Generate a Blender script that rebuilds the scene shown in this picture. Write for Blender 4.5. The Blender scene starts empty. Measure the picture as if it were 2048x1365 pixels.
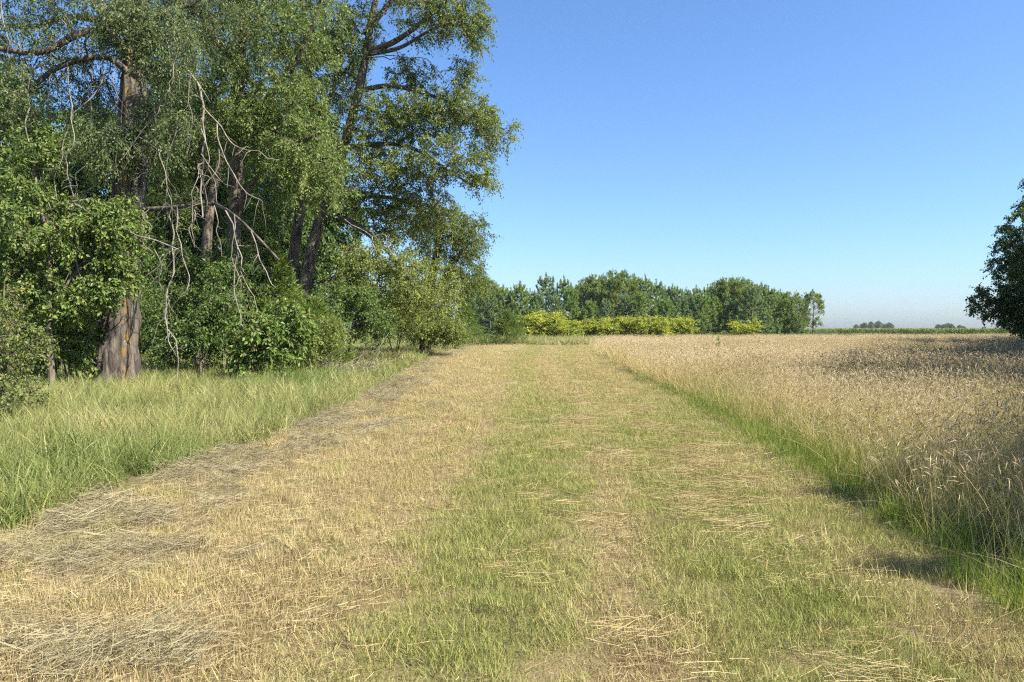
import bpy, math
import numpy as np
from mathutils import Vector

# ------------------------------------------------------------------ camera, sky, sun, exposure
S = bpy.context.scene
COL = S.collection
F = 1547.0            # focal length in pixels of the 2048 px wide photograph
HOR = 655.0           # horizon row
CAMH = 1.62
cam = bpy.data.cameras.new('camera'); cam.sensor_width = 36; cam.lens = 36 * F / 2048
cam.clip_end = 6000; cam.clip_start = 0.05
camo = bpy.data.objects.new('camera', cam); COL.objects.link(camo); S.camera = camo
camo.location = (0, 0, CAMH)
camo.rotation_euler = (math.radians(90) - math.atan((682.5 - HOR) / F), 0, 0)

SUN_EL = math.radians(45); SUN_AZ = math.radians(114)     # azimuth clockwise from +Y (view direction)
W = bpy.data.worlds.new('World'); S.world = W; W.use_nodes = True
nt = W.node_tree; bg = nt.nodes['Background']
sky = nt.nodes.new('ShaderNodeTexSky'); sky.sky_type = 'NISHITA'; sky.sun_disc = False
sky.sun_elevation = SUN_EL; sky.sun_rotation = SUN_AZ
sky.air_density = 1.0; sky.dust_density = 0.85; sky.ozone_density = 10.0; sky.altitude = 0
nt.links.new(sky.outputs[0], bg.inputs[0]); bg.inputs[1].default_value = 0.084
sl = bpy.data.lights.new('sun', 'SUN'); sl.energy = 5.0; sl.angle = math.radians(0.53); sl.color = (1, 0.94, 0.81)
so = bpy.data.objects.new('sun', sl); COL.objects.link(so)
to_sun = Vector((math.sin(SUN_AZ) * math.cos(SUN_EL), math.cos(SUN_AZ) * math.cos(SUN_EL), math.sin(SUN_EL)))
so.rotation_euler = to_sun.to_track_quat('Z', 'Y').to_euler()
vs = S.view_settings; vs.view_transform = 'Standard'; vs.look = 'None'; vs.gamma = 1; vs.use_curve_mapping = False
vs.exposure = 1.48
S.render.engine = 'CYCLES'
S.cycles.max_bounces = 5; S.cycles.diffuse_bounces = 3; S.cycles.transmission_bounces = 4; S.cycles.glossy_bounces = 2
S.cycles.transparent_max_bounces = 4; S.cycles.caustics_reflective = False; S.cycles.caustics_refractive = False
S.cycles.use_denoising = False
S.cycles.use_adaptive_sampling = True; S.cycles.adaptive_threshold = 0.025; S.cycles.adaptive_min_samples = 56
S.cycles.pixel_filter_type = 'BLACKMAN_HARRIS'; S.cycles.filter_width = 1.2
S.cycles.sample_clamp_indirect = 6

# ------------------------------------------------------------------ helpers
def R(seed): return np.random.default_rng(seed)
def P(px, py, d): return np.array([(px - 1024) / F * d, d, CAMH + (HOR - py) / F * d])
def nrm(v): return v / np.maximum(np.linalg.norm(v, axis=-1, keepdims=True), 1e-9)

_lat = R(99).random((256, 256))
def vnoise(x, y, seed=0):
    x = np.asarray(x, float) + seed * 17.31; y = np.asarray(y, float) + seed * 9.77
    xi = np.floor(x).astype(int); yi = np.floor(y).astype(int)
    u = x - xi; v = y - yi; u = u * u * (3 - 2 * u); v = v * v * (3 - 2 * v)
    g = lambda a, b: _lat[a & 255, b & 255]
    return (g(xi, yi) * (1 - u) + g(xi + 1, yi) * u) * (1 - v) + (g(xi, yi + 1) * (1 - u) + g(xi + 1, yi + 1) * u) * v
def fbm(x, y, seed=0, o=3):
    s = 0; a = 0.5; t = 0
    for k in range(o):
        s = s + a * vnoise(np.asarray(x) * 2 ** k, np.asarray(y) * 2 ** k, seed + k * 3); t += a; a *= 0.5
    return s / t

def mesh_np(name, verts, faces_list, attrs=None, smooth=False, mats=(), mat_idx=None):
    """faces_list: list of (n,k) int arrays; attrs: dict name -> per-face float array (faces in list order)"""
    me = bpy.data.meshes.new(name)
    verts = np.ascontiguousarray(verts, dtype=np.float32)
    me.vertices.add(len(verts)); me.vertices.foreach_set('co', verts.ravel())
    loops = np.concatenate([f.ravel() for f in faces_list]).astype(np.int32)
    tot = np.concatenate([np.full(len(f), f.shape[1], np.int32) for f in faces_list])
    st = np.concatenate([[0], np.cumsum(tot)[:-1]]).astype(np.int32)
    me.loops.add(len(loops)); me.loops.foreach_set('vertex_index', loops)
    me.polygons.add(len(tot)); me.polygons.foreach_set('loop_start', st)
    me.polygons.foreach_set('use_smooth', np.full(len(tot), smooth))
    for m in mats: me.materials.append(m)
    if mat_idx is not None: me.polygons.foreach_set('material_index', np.asarray(mat_idx, np.int32))
    for k, v in (attrs or {}).items():
        a = me.attributes.new(k, 'FLOAT', 'FACE'); a.data.foreach_set('value', np.asarray(v, np.float32))
    me.update(calc_edges=True)
    return me

def obj(name, me, parent=None, loc=None, rz=0, label=None, cat=None, group=None, kind=None):
    o = bpy.data.objects.new(name, me); COL.objects.link(o)
    if loc is not None: o.location = tuple(float(c) for c in loc)
    o.rotation_euler = (0, 0, rz)
    if parent is not None: o.parent = parent
    if label: o['label'] = label
    if cat: o['category'] = cat
    if group: o['group'] = group
    if kind: o['kind'] = kind
    return o
def thing(name, label, cat, loc=(0, 0, 0), rz=0, group=None):
    return obj(name, None, None, loc, rz, label, cat, group)
def dup(root, loc, rz, label, scale=1.0):
    r = root.copy(); COL.objects.link(r); r.location = tuple(float(c) for c in loc); r.rotation_euler = (0, 0, rz)
    r.scale = (scale, scale, scale) if np.isscalar(scale) else scale
    r['label'] = label
    for ch in list(root.children):
        c = ch.copy(); COL.objects.link(c); c.parent = r
    return r

# ------------------------------------------------------------------ materials
def mat(name, col_fn, rough=0.6, transl=0.0, spec=0.25, bump=None):
    m = bpy.data.materials.new(name); m.use_nodes = True
    t = m.node_tree; n = t.nodes; b = n['Principled BSDF']; out = n['Material Output']
    b.inputs['Roughness'].default_value = rough; b.inputs['Specular IOR Level'].default_value = spec
    c = col_fn(t)
    t.links.new(c, b.inputs['Base Color'])
    if transl:
        tr = n.new('ShaderNodeBsdfTranslucent'); mx = n.new('ShaderNodeMixShader'); mx.inputs[0].default_value = transl
        t.links.new(c, tr.inputs[0]); t.links.new(b.outputs[0], mx.inputs[1]); t.links.new(tr.outputs[0], mx.inputs[2])
        t.links.new(mx.outputs[0], out.inputs[0])
    if bump:
        h, dist, strength = bump(t)
        bn = n.new('ShaderNodeBump'); bn.inputs['Distance'].default_value = dist; bn.inputs['Strength'].default_value = strength
        t.links.new(h, bn.inputs['Height']); t.links.new(bn.outputs[0], b.inputs['Normal'])
    return m
def ramp(t, fac, stops, interp='LINEAR'):
    r = t.nodes.new('ShaderNodeValToRGB'); e = r.color_ramp.elements; r.color_ramp.interpolation = interp
    while len(e) < len(stops): e.new(0.5)
    for k, (p, c) in enumerate(stops): e[k].position = p; e[k].color = (*c, 1)
    t.links.new(fac, r.inputs[0]); return r.outputs[0]
def attr(t, name, typ='GEOMETRY'):
    a = t.nodes.new('ShaderNodeAttribute'); a.attribute_type = typ; a.attribute_name = name; return a.outputs['Fac']
def math_(t, op, a, b=None):
    m = t.nodes.new('ShaderNodeMath'); m.operation = op
    for i, v in enumerate((a, b)):
        if v is None: continue
        if isinstance(v, (int, float)): m.inputs[i].default_value = v
        else: t.links.new(v, m.inputs[i])
    return m.outputs[0]
def noise(t, scale, detail=3, vec=None, stretch=None, obj_space=False):
    n = t.nodes.new('ShaderNodeTexNoise'); n.inputs['Scale'].default_value = scale; n.inputs['Detail'].default_value = detail
    if vec is None:
        if obj_space: vec = t.nodes.new('ShaderNodeTexCoord').outputs['Object']
        else: vec = t.nodes.new('ShaderNodeNewGeometry').outputs['Position']
    if stretch:
        mp = t.nodes.new('ShaderNodeMapping'); mp.inputs['Scale'].default_value = stretch; t.links.new(vec, mp.inputs[0]); vec = mp.outputs[0]
    t.links.new(vec, n.inputs['Vector']); return n.outputs['Fac']
def mixc(t, fac, a, b):
    m = t.nodes.new('ShaderNodeMix'); m.data_type = 'RGBA'
    for i, v in ((0, fac), (6, a), (7, b)):
        if isinstance(v, (int, float)): m.inputs[i].default_value = v
        elif isinstance(v, tuple): m.inputs[i].default_value = (*v, 1)
        else: t.links.new(v, m.inputs[i])
    return m.outputs[2]

def leafmat(name, stops, transl=0.42, rough=0.45):
    return mat(name, lambda t: ramp(t, attr(t, 'tint'), stops), rough, transl, 0.3)
def blademat(name, stops, transl=0.3, rough=0.55, own=0.5):
    # instance tint (place in the field) shifted by the blade's own tint
    def c(t):
        f = math_(t, 'ADD', attr(t, 'tint', 'INSTANCER'), math_(t, 'MULTIPLY', math_(t, 'SUBTRACT', attr(t, 'btint'), 0.5), own))
        return ramp(t, f, stops)
    return mat(name, c, rough, transl, 0.25)

# ------------------------------------------------------------------ geometry builders
def tubes(paths):
    """paths: list of (pts (n,3), radii (n,), sides) -> verts, quads"""
    V = []; Q = []; off = 0
    for pts, rad, k in paths:
        pts = np.asarray(pts, float); rad = np.asarray(rad, float); n = len(pts)
        tg = nrm(np.gradient(pts, axis=0))
        mean = nrm(pts[-1] - pts[0] + 1e-6)
        ref = np.eye(3)[np.argmin(np.abs(mean))]
        a = nrm(np.cross(tg, ref)); b = np.cross(tg, a)
        th = np.arange(k) / k * 2 * np.pi
        ring = pts[:, None] + rad[:, None, None] * (np.cos(th)[None, :, None] * a[:, None] + np.sin(th)[None, :, None] * b[:, None])
        V.append(ring.reshape(-1, 3))
        i = np.arange(n - 1)[:, None] * k; j = np.arange(k)[None]; j2 = (j + 1) % k
        Q.append(np.stack([i + j, i + j2, i + k + j2, i + k + j], -1).reshape(-1, 4) + off)
        off += n * k
    return np.concatenate(V), np.concatenate(Q)

def resample(pts, radii, step):
    pts = np.asarray(pts, float); radii = np.asarray(radii, float)
    # Catmull-Rom then even spacing
    if len(pts) > 2:
        q = np.vstack([2 * pts[0] - pts[1], pts, 2 * pts[-1] - pts[-2]]); out = []; rr = []
        for i in range(len(pts) - 1):
            p0, p1, p2, p3 = q[i:i + 4]; t = np.linspace(0, 1, 8, endpoint=False)[:, None]
            out.append(0.5 * (2 * p1 + (p2 - p0) * t + (2 * p0 - 5 * p1 + 4 * p2 - p3) * t ** 2 + (3 * p1 - p0 - 3 * p2 + p3) * t ** 3))
            rr.append(radii[i] + (radii[i + 1] - radii[i]) * t[:, 0])
        pts = np.vstack(out + [pts[-1:]]); radii = np.concatenate(rr + [radii[-1:]])
    s = np.concatenate([[0], np.cumsum(np.linalg.norm(np.diff(pts, axis=0), axis=1))])
    n = max(2, int(math.ceil(s[-1] / step)) + 1); u = np.linspace(0, s[-1], n)
    return np.stack([np.interp(u, s, pts[:, k]) for k in range(3)], 1), np.interp(u, s, radii)

def leaves(pos, dirs, length, width, rng, up=0.6, fold=0.25):
    n = len(pos)
    d = nrm(dirs)
    nn = rng.normal(size=(n, 3)); nn[:, 2] += up * 2
    s = nrm(np.cross(d, nn)); w = np.cross(s, d)
    L = length[:, None]; Wd = width[:, None]
    v = np.empty((n, 4, 3))
    v[:, 0] = pos
    v[:, 1] = pos + d * L * 0.45 + s * Wd + w * Wd * fold
    v[:, 2] = pos + d * L - w * L * 0.08
    v[:, 3] = pos + d * L * 0.45 - s * Wd + w * Wd * fold
    q = np.arange(n * 4).reshape(n, 4)
    return v.reshape(-1, 3), q

def grow(rng, skel, clusters, droop=0.1, r0=0.005, upbias=0.6, wob=0.12):
    """skel: list of (pts, radii). clusters: (center, (rx,ry,rz), n). Branchlets join the nearest branch node."""
    nodes = np.concatenate([p for p, r in skel]); nskel = len(nodes)
    tips = []; tl = []
    for ci, (c, r, n) in enumerate(clusters):
        u = nrm(rng.normal(size=(n, 3))) * (rng.random((n, 1)) ** 0.42)
        tips.append(np.asarray(c) + u * np.asarray(r)); tl.append(np.full(n, ci))
    tips = np.concatenate(tips); tl = np.concatenate(tl)
    tips[:, 2] = np.maximum(tips[:, 2], 0.35)
    d0 = np.full(len(tips), 1e9)
    for k in range(0, nskel, 400):
        d0 = np.minimum(d0, np.linalg.norm(tips[:, None] - nodes[None, k:k + 400], axis=2).min(1))
    order = np.argsort(d0); tips = tips[order]; tl = tl[order]
    N = np.empty((nskel + len(tips) * 9, 3)); N[:nskel] = nodes; par = np.full(len(N), -1); cnt = nskel; use = np.zeros(len(N))
    B = []
    for tp in tips:
        df = tp - N[:cnt]; L = np.sqrt((df * df).sum(1))
        i = int(np.argmin(L + np.maximum(-df[:, 2], 0) * upbias)); l = L[i]
        k = int(min(9, max(3, l / 0.22))); t = np.linspace(0, 1, k)[:, None]
        p0 = N[i]; p1 = p0 + (tp - p0) * 0.5 + np.array([0, 0, 0.18 * l]) + rng.normal(size=3) * wob * l
        p2 = tp - np.array([0, 0, droop * l])
        c = (1 - t) ** 2 * p0 + 2 * t * (1 - t) * p1 + t * t * p2
        ids = np.arange(cnt, cnt + k - 1); N[ids] = c[1:]; par[ids[0]] = i; par[ids[1:]] = ids[:-1]; cnt += k - 1
        B.append((c, ids)); use[ids[-1]] = 1
    for j in range(cnt - 1, nskel - 1, -1):
        if par[j] >= nskel: use[par[j]] += use[j]
    paths = []
    for c, ids in B:
        r = r0 * np.sqrt(np.concatenate([[use[ids[0]]], use[ids]])) 
        paths.append((c, r, 3 if r[0] < 0.012 else 5))
    return B, paths, tl

DENS = 1.45
def foliage(rng, B, per, size, asp=0.3, spread=0.16, start=0.2, hang=0.5, tl=None, ctint=None, up=0.6, K=9):
    """leaves along short hanging twiglets; returns leaf verts, quads, tints and the twiglet ribbons"""
    pos = []; dr = []; tn = []; RV = []
    s = (np.arange(K) + 0.6) / K
    for bi, (c, ids) in enumerate(B):
        l = np.linalg.norm(c[-1] - c[0]); m = max(2, int(DENS * per * (0.5 + rng.random()) * min(1.6, 0.5 + l / 1.2) / K))
        t = start + (1 - start) * rng.random(m) ** 0.8; x = t * (len(c) - 1); i = np.minimum(x.astype(int), len(c) - 2); f = (x - i)[:, None]
        o = c[i] * (1 - f) + c[i + 1] * f; tg = nrm(c[i + 1] - c[i])
        d0 = nrm(tg * 0.55 + rng.normal(size=(m, 3)) * 0.62 - np.array([0, 0, 0.15 * hang]))
        L = spread * 2.3 * rng.uniform(0.5, 1.4, m) * (0.7 + 0.4 * l ** 0.5)
        dn = np.array([0, 0, -1.0])
        P3 = o[:, None] + d0[:, None] * (L[:, None] * s)[..., None] + dn * (0.55 * hang * L[:, None] * s ** 2)[..., None]
        T3 = d0[:, None] + dn * (1.1 * hang * s)[None, :, None]
        RV.append(np.stack([o, o + d0 * L[:, None] * .5 + dn * (.14 * hang * L)[:, None], o + d0 * L[:, None] + dn * (.55 * hang * L)[:, None]], 1))
        sd = rng.normal(size=P3.shape); sd = nrm(sd - (sd * nrm(T3)).sum(-1, keepdims=True) * nrm(T3))
        pos.append((P3 + sd * 0.012 + rng.normal(size=P3.shape) * 0.02).reshape(-1, 3)); dr.append((nrm(T3) * 0.55 + sd * 0.75 + dn * 0.35).reshape(-1, 3))
        base = rng.normal(0, 0.09) + (0 if ctint is None else ctint[tl[bi]])
        tn.append(np.clip(0.5 + base + np.repeat(rng.normal(0, .09, m), K) + rng.normal(0, 0.11, m * K), 0, 1))
    pos = np.concatenate(pos); dr = np.concatenate(dr); tn = np.concatenate(tn); RV = np.concatenate(RV)
    pos[:, 2] = np.maximum(pos[:, 2], 0.08); RV[..., 2] = np.maximum(RV[..., 2], 0.05)
    L = size * (0.6 + 0.7 * rng.random(len(pos)))
    v, q = leaves(pos, dr, L, L * asp, rng, up)
    n = len(RV); w = np.array([0.004, 0.003, 0.0012])[None, :, None] * (size / 0.09); sdv = nrm(rng.normal(size=(n, 1, 3)))
    rv = np.concatenate([RV - sdv * w, RV + sdv * w], 1).reshape(-1, 3); o = (np.arange(n) * 6)[:, None]
    rq = np.concatenate([o + np.array([[0, 1, 4, 3]]), o + np.array([[1, 2, 5, 4]])])
    return v, q, tn, rv, rq

def bark_tubes(skel, sides=10):
    return tubes([(p, r, sides if r.max() > 0.05 else 6) for p, r in skel])

def build_tree(name, label, cat, skel_px, clusters, seed, lmat, bmat, per=50, size=0.08, asp=0.3, spread=0.16,
               droop=0.1, hang=0.5, group=None, base=None, step=0.3, ctint=None, r0=0.005, start=0.2, dead=(), upbias=0.6, dmat=None, trunk_builder=None):
    """skel: list of (world pts, radii). Everything relative to base."""
    rng = R(seed)
    skel = [resample(p, r, step) for p, r in skel_px]
    if base is None: base = np.array([skel[0][0][0][0], skel[0][0][0][1], 0.0])
    root = thing(name, label, cat, base, 0, group)
    B, paths, tl = grow(rng, skel, clusters, droop, r0, upbias)
    sk = skel if trunk_builder is None else skel[1:]
    if trunk_builder is not None:
        v, q = trunk_builder(skel[0])
        if sk:
            v2, q2 = bark_tubes(sk); q = np.concatenate([q, q2 + len(v)]); v = np.concatenate([v, v2])
    else:
        v, q = bark_tubes(sk)
    obj('trunk', mesh_np('trunk', v - base, [q], smooth=True, mats=[bmat]), root)
    tv, tq = tubes(paths)
    v, q, tn, rv, rq = foliage(rng, B, per, size, asp, spread, start, hang, tl, ctint)
    obj('crown', mesh_np('crown', v - base, [q], {'tint': tn}, mats=[lmat]), root, kind='stuff')
    obj('twigs', mesh_np('twigs', np.concatenate([tv, rv]) - base, [np.concatenate([tq, rq + len(tv)])], smooth=True, mats=[bmat]), root, kind='stuff')
    for pts, rad in dead:
        p, r = resample(pts, np.asarray(rad) * 0.5, 0.12)
        kn = np.arange(0, len(p) + 3, 3); kw = rng.normal(0, 0.035, (len(kn), 3)); kw[0] = 0; p = p + np.stack([np.interp(np.arange(len(p)), kn, kw[:, a]) for a in range(3)], 1)
        tb = [(p, r, 6)]
        for j in range(int(len(p) / 3)):      # side twigs on the dead limb
            i0 = int(rng.integers(len(p) // 3, len(p))); l = rng.uniform(.15, .6); dv = nrm(rng.normal(size=3) + np.array([0, 0, -.5]))
            qp = p[i0] + dv * np.linspace(0, l, 4)[:, None] + np.array([0, 0, -1]) * (np.linspace(0, 1, 4) ** 2 * l * .35)[:, None] + np.vstack([[0, 0, 0], rng.normal(0, .02, (3, 3))])
            tb.append((qp, r[i0] * np.array([.55, .45, .35, .15]), 4))
        v, q = tubes(tb)
        obj('dead_branch', mesh_np('dead_branch', v - base, [q], smooth=True, mats=[dmat]), root)
    return root

def pxpath(pts, d, rpx0, rpx1=None, d1=None):
    """polyline of photo points at depth d (to d1) with radius in photo pixels"""
    n = len(pts); rpx1 = rpx0 if rpx1 is None else rpx1; d1 = d if d1 is None else d1
    dd = np.linspace(d, d1, n); rr = np.linspace(rpx0, rpx1, n)
    return np.array([P(x, y, k) for (x, y), k in zip(pts, dd)]), rr * dd / F
def pxcl(px, py, d, rx, ry, n, rd=None):
    return (P(px, py, d), (rx * d / F, (rd if rd else min(rx, ry * 1.3) * d / F), ry * d / F), n)

# scatter with geometry nodes -------------------------------------------------------------
def scatter(name, pts, rot, scl, tint, protos, idx, label, cat=None):
    n = len(pts)
    me = bpy.data.meshes.new(name); me.vertices.add(n); me.vertices.foreach_set('co', np.ascontiguousarray(pts, np.float32).ravel())
    for nm, ty, dat in (('rot', 'FLOAT_VECTOR', rot), ('scl', 'FLOAT_VECTOR', scl)):
        a = me.attributes.new(nm, ty, 'POINT'); a.data.foreach_set('vector', np.ascontiguousarray(dat, np.float32).ravel())
    a = me.attributes.new('tint', 'FLOAT', 'POINT'); a.data.foreach_set('value', np.ascontiguousarray(tint, np.float32))
    a = me.attributes.new('pick', 'INT', 'POINT'); a.data.foreach_set('value', np.ascontiguousarray(idx, np.int32))
    o = obj(name, me, label=label, kind='stuff', cat=cat)
    g = bpy.data.node_groups.new(name + '_scatter', 'GeometryNodeTree')
    g.interface.new_socket('Geometry', in_out='INPUT', socket_type='NodeSocketGeometry')
    g.interface.new_socket('Geometry', in_out='OUTPUT', socket_type='NodeSocketGeometry')
    N = g.nodes; Lk = g.links
    gi = N.new('NodeGroupInput'); go = N.new('NodeGroupOutput'); ip = N.new('GeometryNodeInstanceOnPoints')
    jn = N.new('GeometryNodeJoinGeometry')
    for p in protos:
        oi = N.new('GeometryNodeObjectInfo'); oi.inputs['Object'].default_value = p; oi.inputs['As Instance'].default_value = True
        Lk.new(oi.outputs['Geometry'], jn.inputs[0])
    def na(nm, ty):
        k = N.new('GeometryNodeInputNamedAttribute'); k.data_type = ty; k.inputs['Name'].default_value = nm
        return [s for s in k.outputs if s.enabled and s.name == 'Attribute'][0]
    er = N.new('FunctionNodeEulerToRotation')
    Lk.new(na('rot', 'FLOAT_VECTOR'), er.inputs[0]); Lk.new(er.outputs[0], ip.inputs['Rotation'])
    Lk.new(na('scl', 'FLOAT_VECTOR'), ip.inputs['Scale']); Lk.new(na('pick', 'INT'), ip.inputs['Instance Index'])
    ip.inputs['Pick Instance'].default_value = True
    Lk.new(gi.outputs[0], ip.inputs['Points']); Lk.new(jn.outputs[0], ip.inputs['Instance']); Lk.new(ip.outputs[0], go.inputs[0])
    md = o.modifiers.new('scatter', 'NODES'); md.node_group = g
    return o

def ribbons(rng, base, az, height, lean, bend, width, seg=3, twist=True):
    """grass blades: arrays of n; returns verts, faces (quads + tip tris)"""
    n = len(base); t = np.linspace(0, 1, seg + 1)
    dirv = np.stack([np.cos(az), np.sin(az), np.zeros(n)], 1)
    faz = rng.random(n) * 2 * np.pi if twist else az + np.pi / 2
    sd = np.stack([np.cos(faz), np.sin(faz), np.zeros(n)], 1)
    rows = []
    for k, tt in enumerate(t):
        ang = lean + bend * tt
        # integrate approx: position along arc
        a2 = lean + bend * tt * 0.5
        c = base + height[:, None] * tt * (np.sin(a2)[:, None] * dirv + np.cos(a2)[:, None] * np.array([0, 0, 1.0]))
        rows.append((c, width * (1 - 0.75 * tt ** 2) if k < seg else width * 0))
    V = []; 
    for c, w in rows[:-1]:
        V.append(c - sd * w[:, None]); V.append(c + sd * w[:, None])
    V.append(rows[-1][0])
    m = len(V); verts = np.stack(V, 1).reshape(-1, 3); o = (np.arange(n) * m)[:, None]
    quads = np.concatenate([o + np.array([[2 * k, 2 * k + 1, 2 * k + 3, 2 * k + 2]]) for k in range(seg - 1)]) if seg > 1 else np.zeros((0, 4), int)
    tri = o + np.array([[2 * seg - 2, 2 * seg - 1, 2 * seg]])
    return verts, quads, tri, rows[-1][0], seg - 1

class MB:
    def __init__(s): s.v = []; s.f = {3: [], 4: []}; s.t = {3: [], 4: []}; s.m = {3: [], 4: []}; s.n = 0
    def add(s, v, faces, tint, mi=0):
        """faces list of arrays; tint list of per-face arrays"""
        for f, t in zip(faces, tint):
            if len(f) == 0: continue
            k = f.shape[1]; s.f[k].append(f + s.n); s.t[k].append(t); s.m[k].append(np.full(len(f), mi))
        s.v.append(v); s.n += len(v)
    def mesh(s, name, mats):
        F_ = [np.concatenate(s.f[k]) for k in (3, 4) if s.f[k]]
        T = np.concatenate([np.concatenate(s.t[k]) for k in (3, 4) if s.f[k]]); M = np.concatenate([np.concatenate(s.m[k]) for k in (3, 4) if s.f[k]])
        return mesh_np(name, np.concatenate(s.v), F_, {'btint': T}, mats=mats, mat_idx=M)
    def blades(s, rng, n, rad, h, w, lean=(0, .35), bend=(0.1, .8), seg=3, mi=0, base=None, dark=0.0):
        b = np.zeros((n, 3)); r = rad * np.sqrt(rng.random(n)); a = rng.random(n) * 6.283
        b[:, 0] = r * np.cos(a); b[:, 1] = r * np.sin(a)
        if base is not None: b = base
        hh = rng.uniform(*h, n); ww = rng.uniform(*w, n)
        v, q, t, tip, sg = ribbons(rng, b, rng.random(n) * 6.283, hh, rng.uniform(*lean, n), rng.uniform(*bend, n), ww, seg)
        tn = rng.random(n)
        s.add(v, [q, t], [np.tile(tn, sg) if sg else np.zeros(0), tn], mi)
        return tip
    def lying(s, rng, n, rad, l, w, z=(0.005, .03), mi=0, curve=0.15, az=None, azs=3.14, tilt=0.12):
        b = np.zeros((n, 3)); r = rad * np.sqrt(rng.random(n)); a = rng.random(n) * 6.283
        b[:, 0] = r * np.cos(a); b[:, 1] = r * np.sin(a); b[:, 2] = rng.uniform(*z, n)
        th = (0 if az is None else az) + rng.uniform(-azs, azs, n); L = rng.uniform(*l, n); ww = rng.uniform(*w, n)
        d = np.stack([np.cos(th), np.sin(th), rng.normal(0, tilt, n)], 1); sd = np.stack([-np.sin(th), np.cos(th), np.zeros(n)], 1)
        cv = rng.normal(0, curve, n)[:, None]
        sv = sd * 0.7 + np.array([0, 0, 0.7]) * rng.choice([-1, 1], (n, 1))
        rows = []
        for tt in (-0.5, 0, 0.5):
            c = b + d * (L * tt)[:, None] + sd * cv * L[:, None] * (1 - 4 * tt * tt) * 0.5
            c[:, 2] = np.maximum(c[:, 2], 0.003)
            rows += [c - sv * ww[:, None], c + sv * ww[:, None]]
        v = np.stack(rows, 1).reshape(-1, 3); o = (np.arange(n) * 6)[:, None]
        q = np.concatenate([o + np.array([[0, 1, 3, 2]]), o + np.array([[2, 3, 5, 4]])]); tn = rng.random(n)
        s.add(v, [q], [np.tile(tn, 2)], mi)

def proto(name, mb, mats):
    return bpy.data.objects.new(name, mb.mesh(name, mats))

# ================================================================== THE SETTING
XL = ([0, 3, 5.8, 11, 15.5, 25, 37, 51, 60, 70, 80], [-4.4, -4.2, -3.9, -3.4, -3.3, -3.7, -4.15, -4.2, -4.0, -3.0, -1])
XR = ([0, 3, 4.3, 5.8, 10, 15.5, 27.5, 45, 60, 70, 80], [2.4, 2.7, 2.86, 2.95, 3.45, 3.75, 4.1, 5.0, 6.6, 8.0, 9.5])
xl = lambda d: np.interp(d, *XL) + 0.10 * (vnoise(np.asarray(d) * 0.9, 3.3) - 0.5)
xr = lambda d: np.interp(d, *XR) + 0.14 * (vnoise(np.asarray(d) * 0.8, 7.7) - 0.5)
MOW_END = 69.0

def c_ground(t):
    a = noise(t, 0.6, 4); b = noise(t, 14, 4)
    c1 = ramp(t, a, [(0.3, (0.10, 0.085, 0.035)), (0.7, (0.17, 0.13, 0.055))])
    return mixc(t, math_(t, 'MULTIPLY', b, 0.6), c1, (0.07, 0.075, 0.025))
GROUND = mat('soil_and_thatch', c_ground, 0.9)
def c_path(t):
    a = noise(t, 0.8, 4, stretch=(1, 0.35, 1)); b = noise(t, 40, 4)
    c1 = ramp(t, a, [(0.35, (0.13, 0.12, 0.045)), (0.5, (0.17, 0.135, 0.06)), (0.68, (0.21, 0.155, 0.08))])
    return mixc(t, math_(t, 'MULTIPLY', b, 0.6), c1, (0.12, 0.10, 0.045))
PATHM = mat('mown_thatch', c_path, 0.9, bump=lambda t: (noise(t, 60, 4), 0.02, 0.8))

# ground sheet to the horizon: gently rolling far away, flat near
def ground_mesh():
    rr = np.concatenate([[0], np.geomspace(3, 5000, 60)]); k = 96; th = np.arange(k) / k * 2 * np.pi
    v = [[0, 0, 0]]
    for r in rr[1:]:
        z = -0.9 * np.clip((r - 130) / 250, 0, 1) ** 1.0
        v += [[r * math.sin(a), r * math.cos(a), z] for a in th]
    f4 = []; f3 = [[0, 1 + (j + 1) % k, 1 + j] for j in range(k)]
    for i in range(len(rr) - 2):
        for j in range(k):
            a = 1 + i * k + j; b = 1 + i * k + (j + 1) % k; f4.append([a, b, b + k, a + k])
    return mesh_np('ground', np.array(v), [np.array(f3), np.array(f4)], mats=[GROUND], smooth=True)
gz = lambda r: -0.9 * np.clip((np.asarray(r) - 130) / 250, 0, 1)
obj('ground', ground_mesh(), kind='structure', label='earth and thatch under the grass and the rye')
ds = np.linspace(-3, MOW_END, 110)
lv = np.stack([xl(np.maximum(ds, 0)) - 0.15, ds, np.full(110, 0.004)], 1); rv = np.stack([xr(np.maximum(ds, 0)) + 0.1, ds, np.full(110, 0.004)], 1)
i = np.arange(109)
obj('mown_path', mesh_np('mown_path', np.concatenate([lv, rv]), [np.stack([i, i + 110, i + 111, i + 1], 1)], mats=[PATHM]), kind='structure', label='wide mown grass lane between tall grass and rye')

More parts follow.
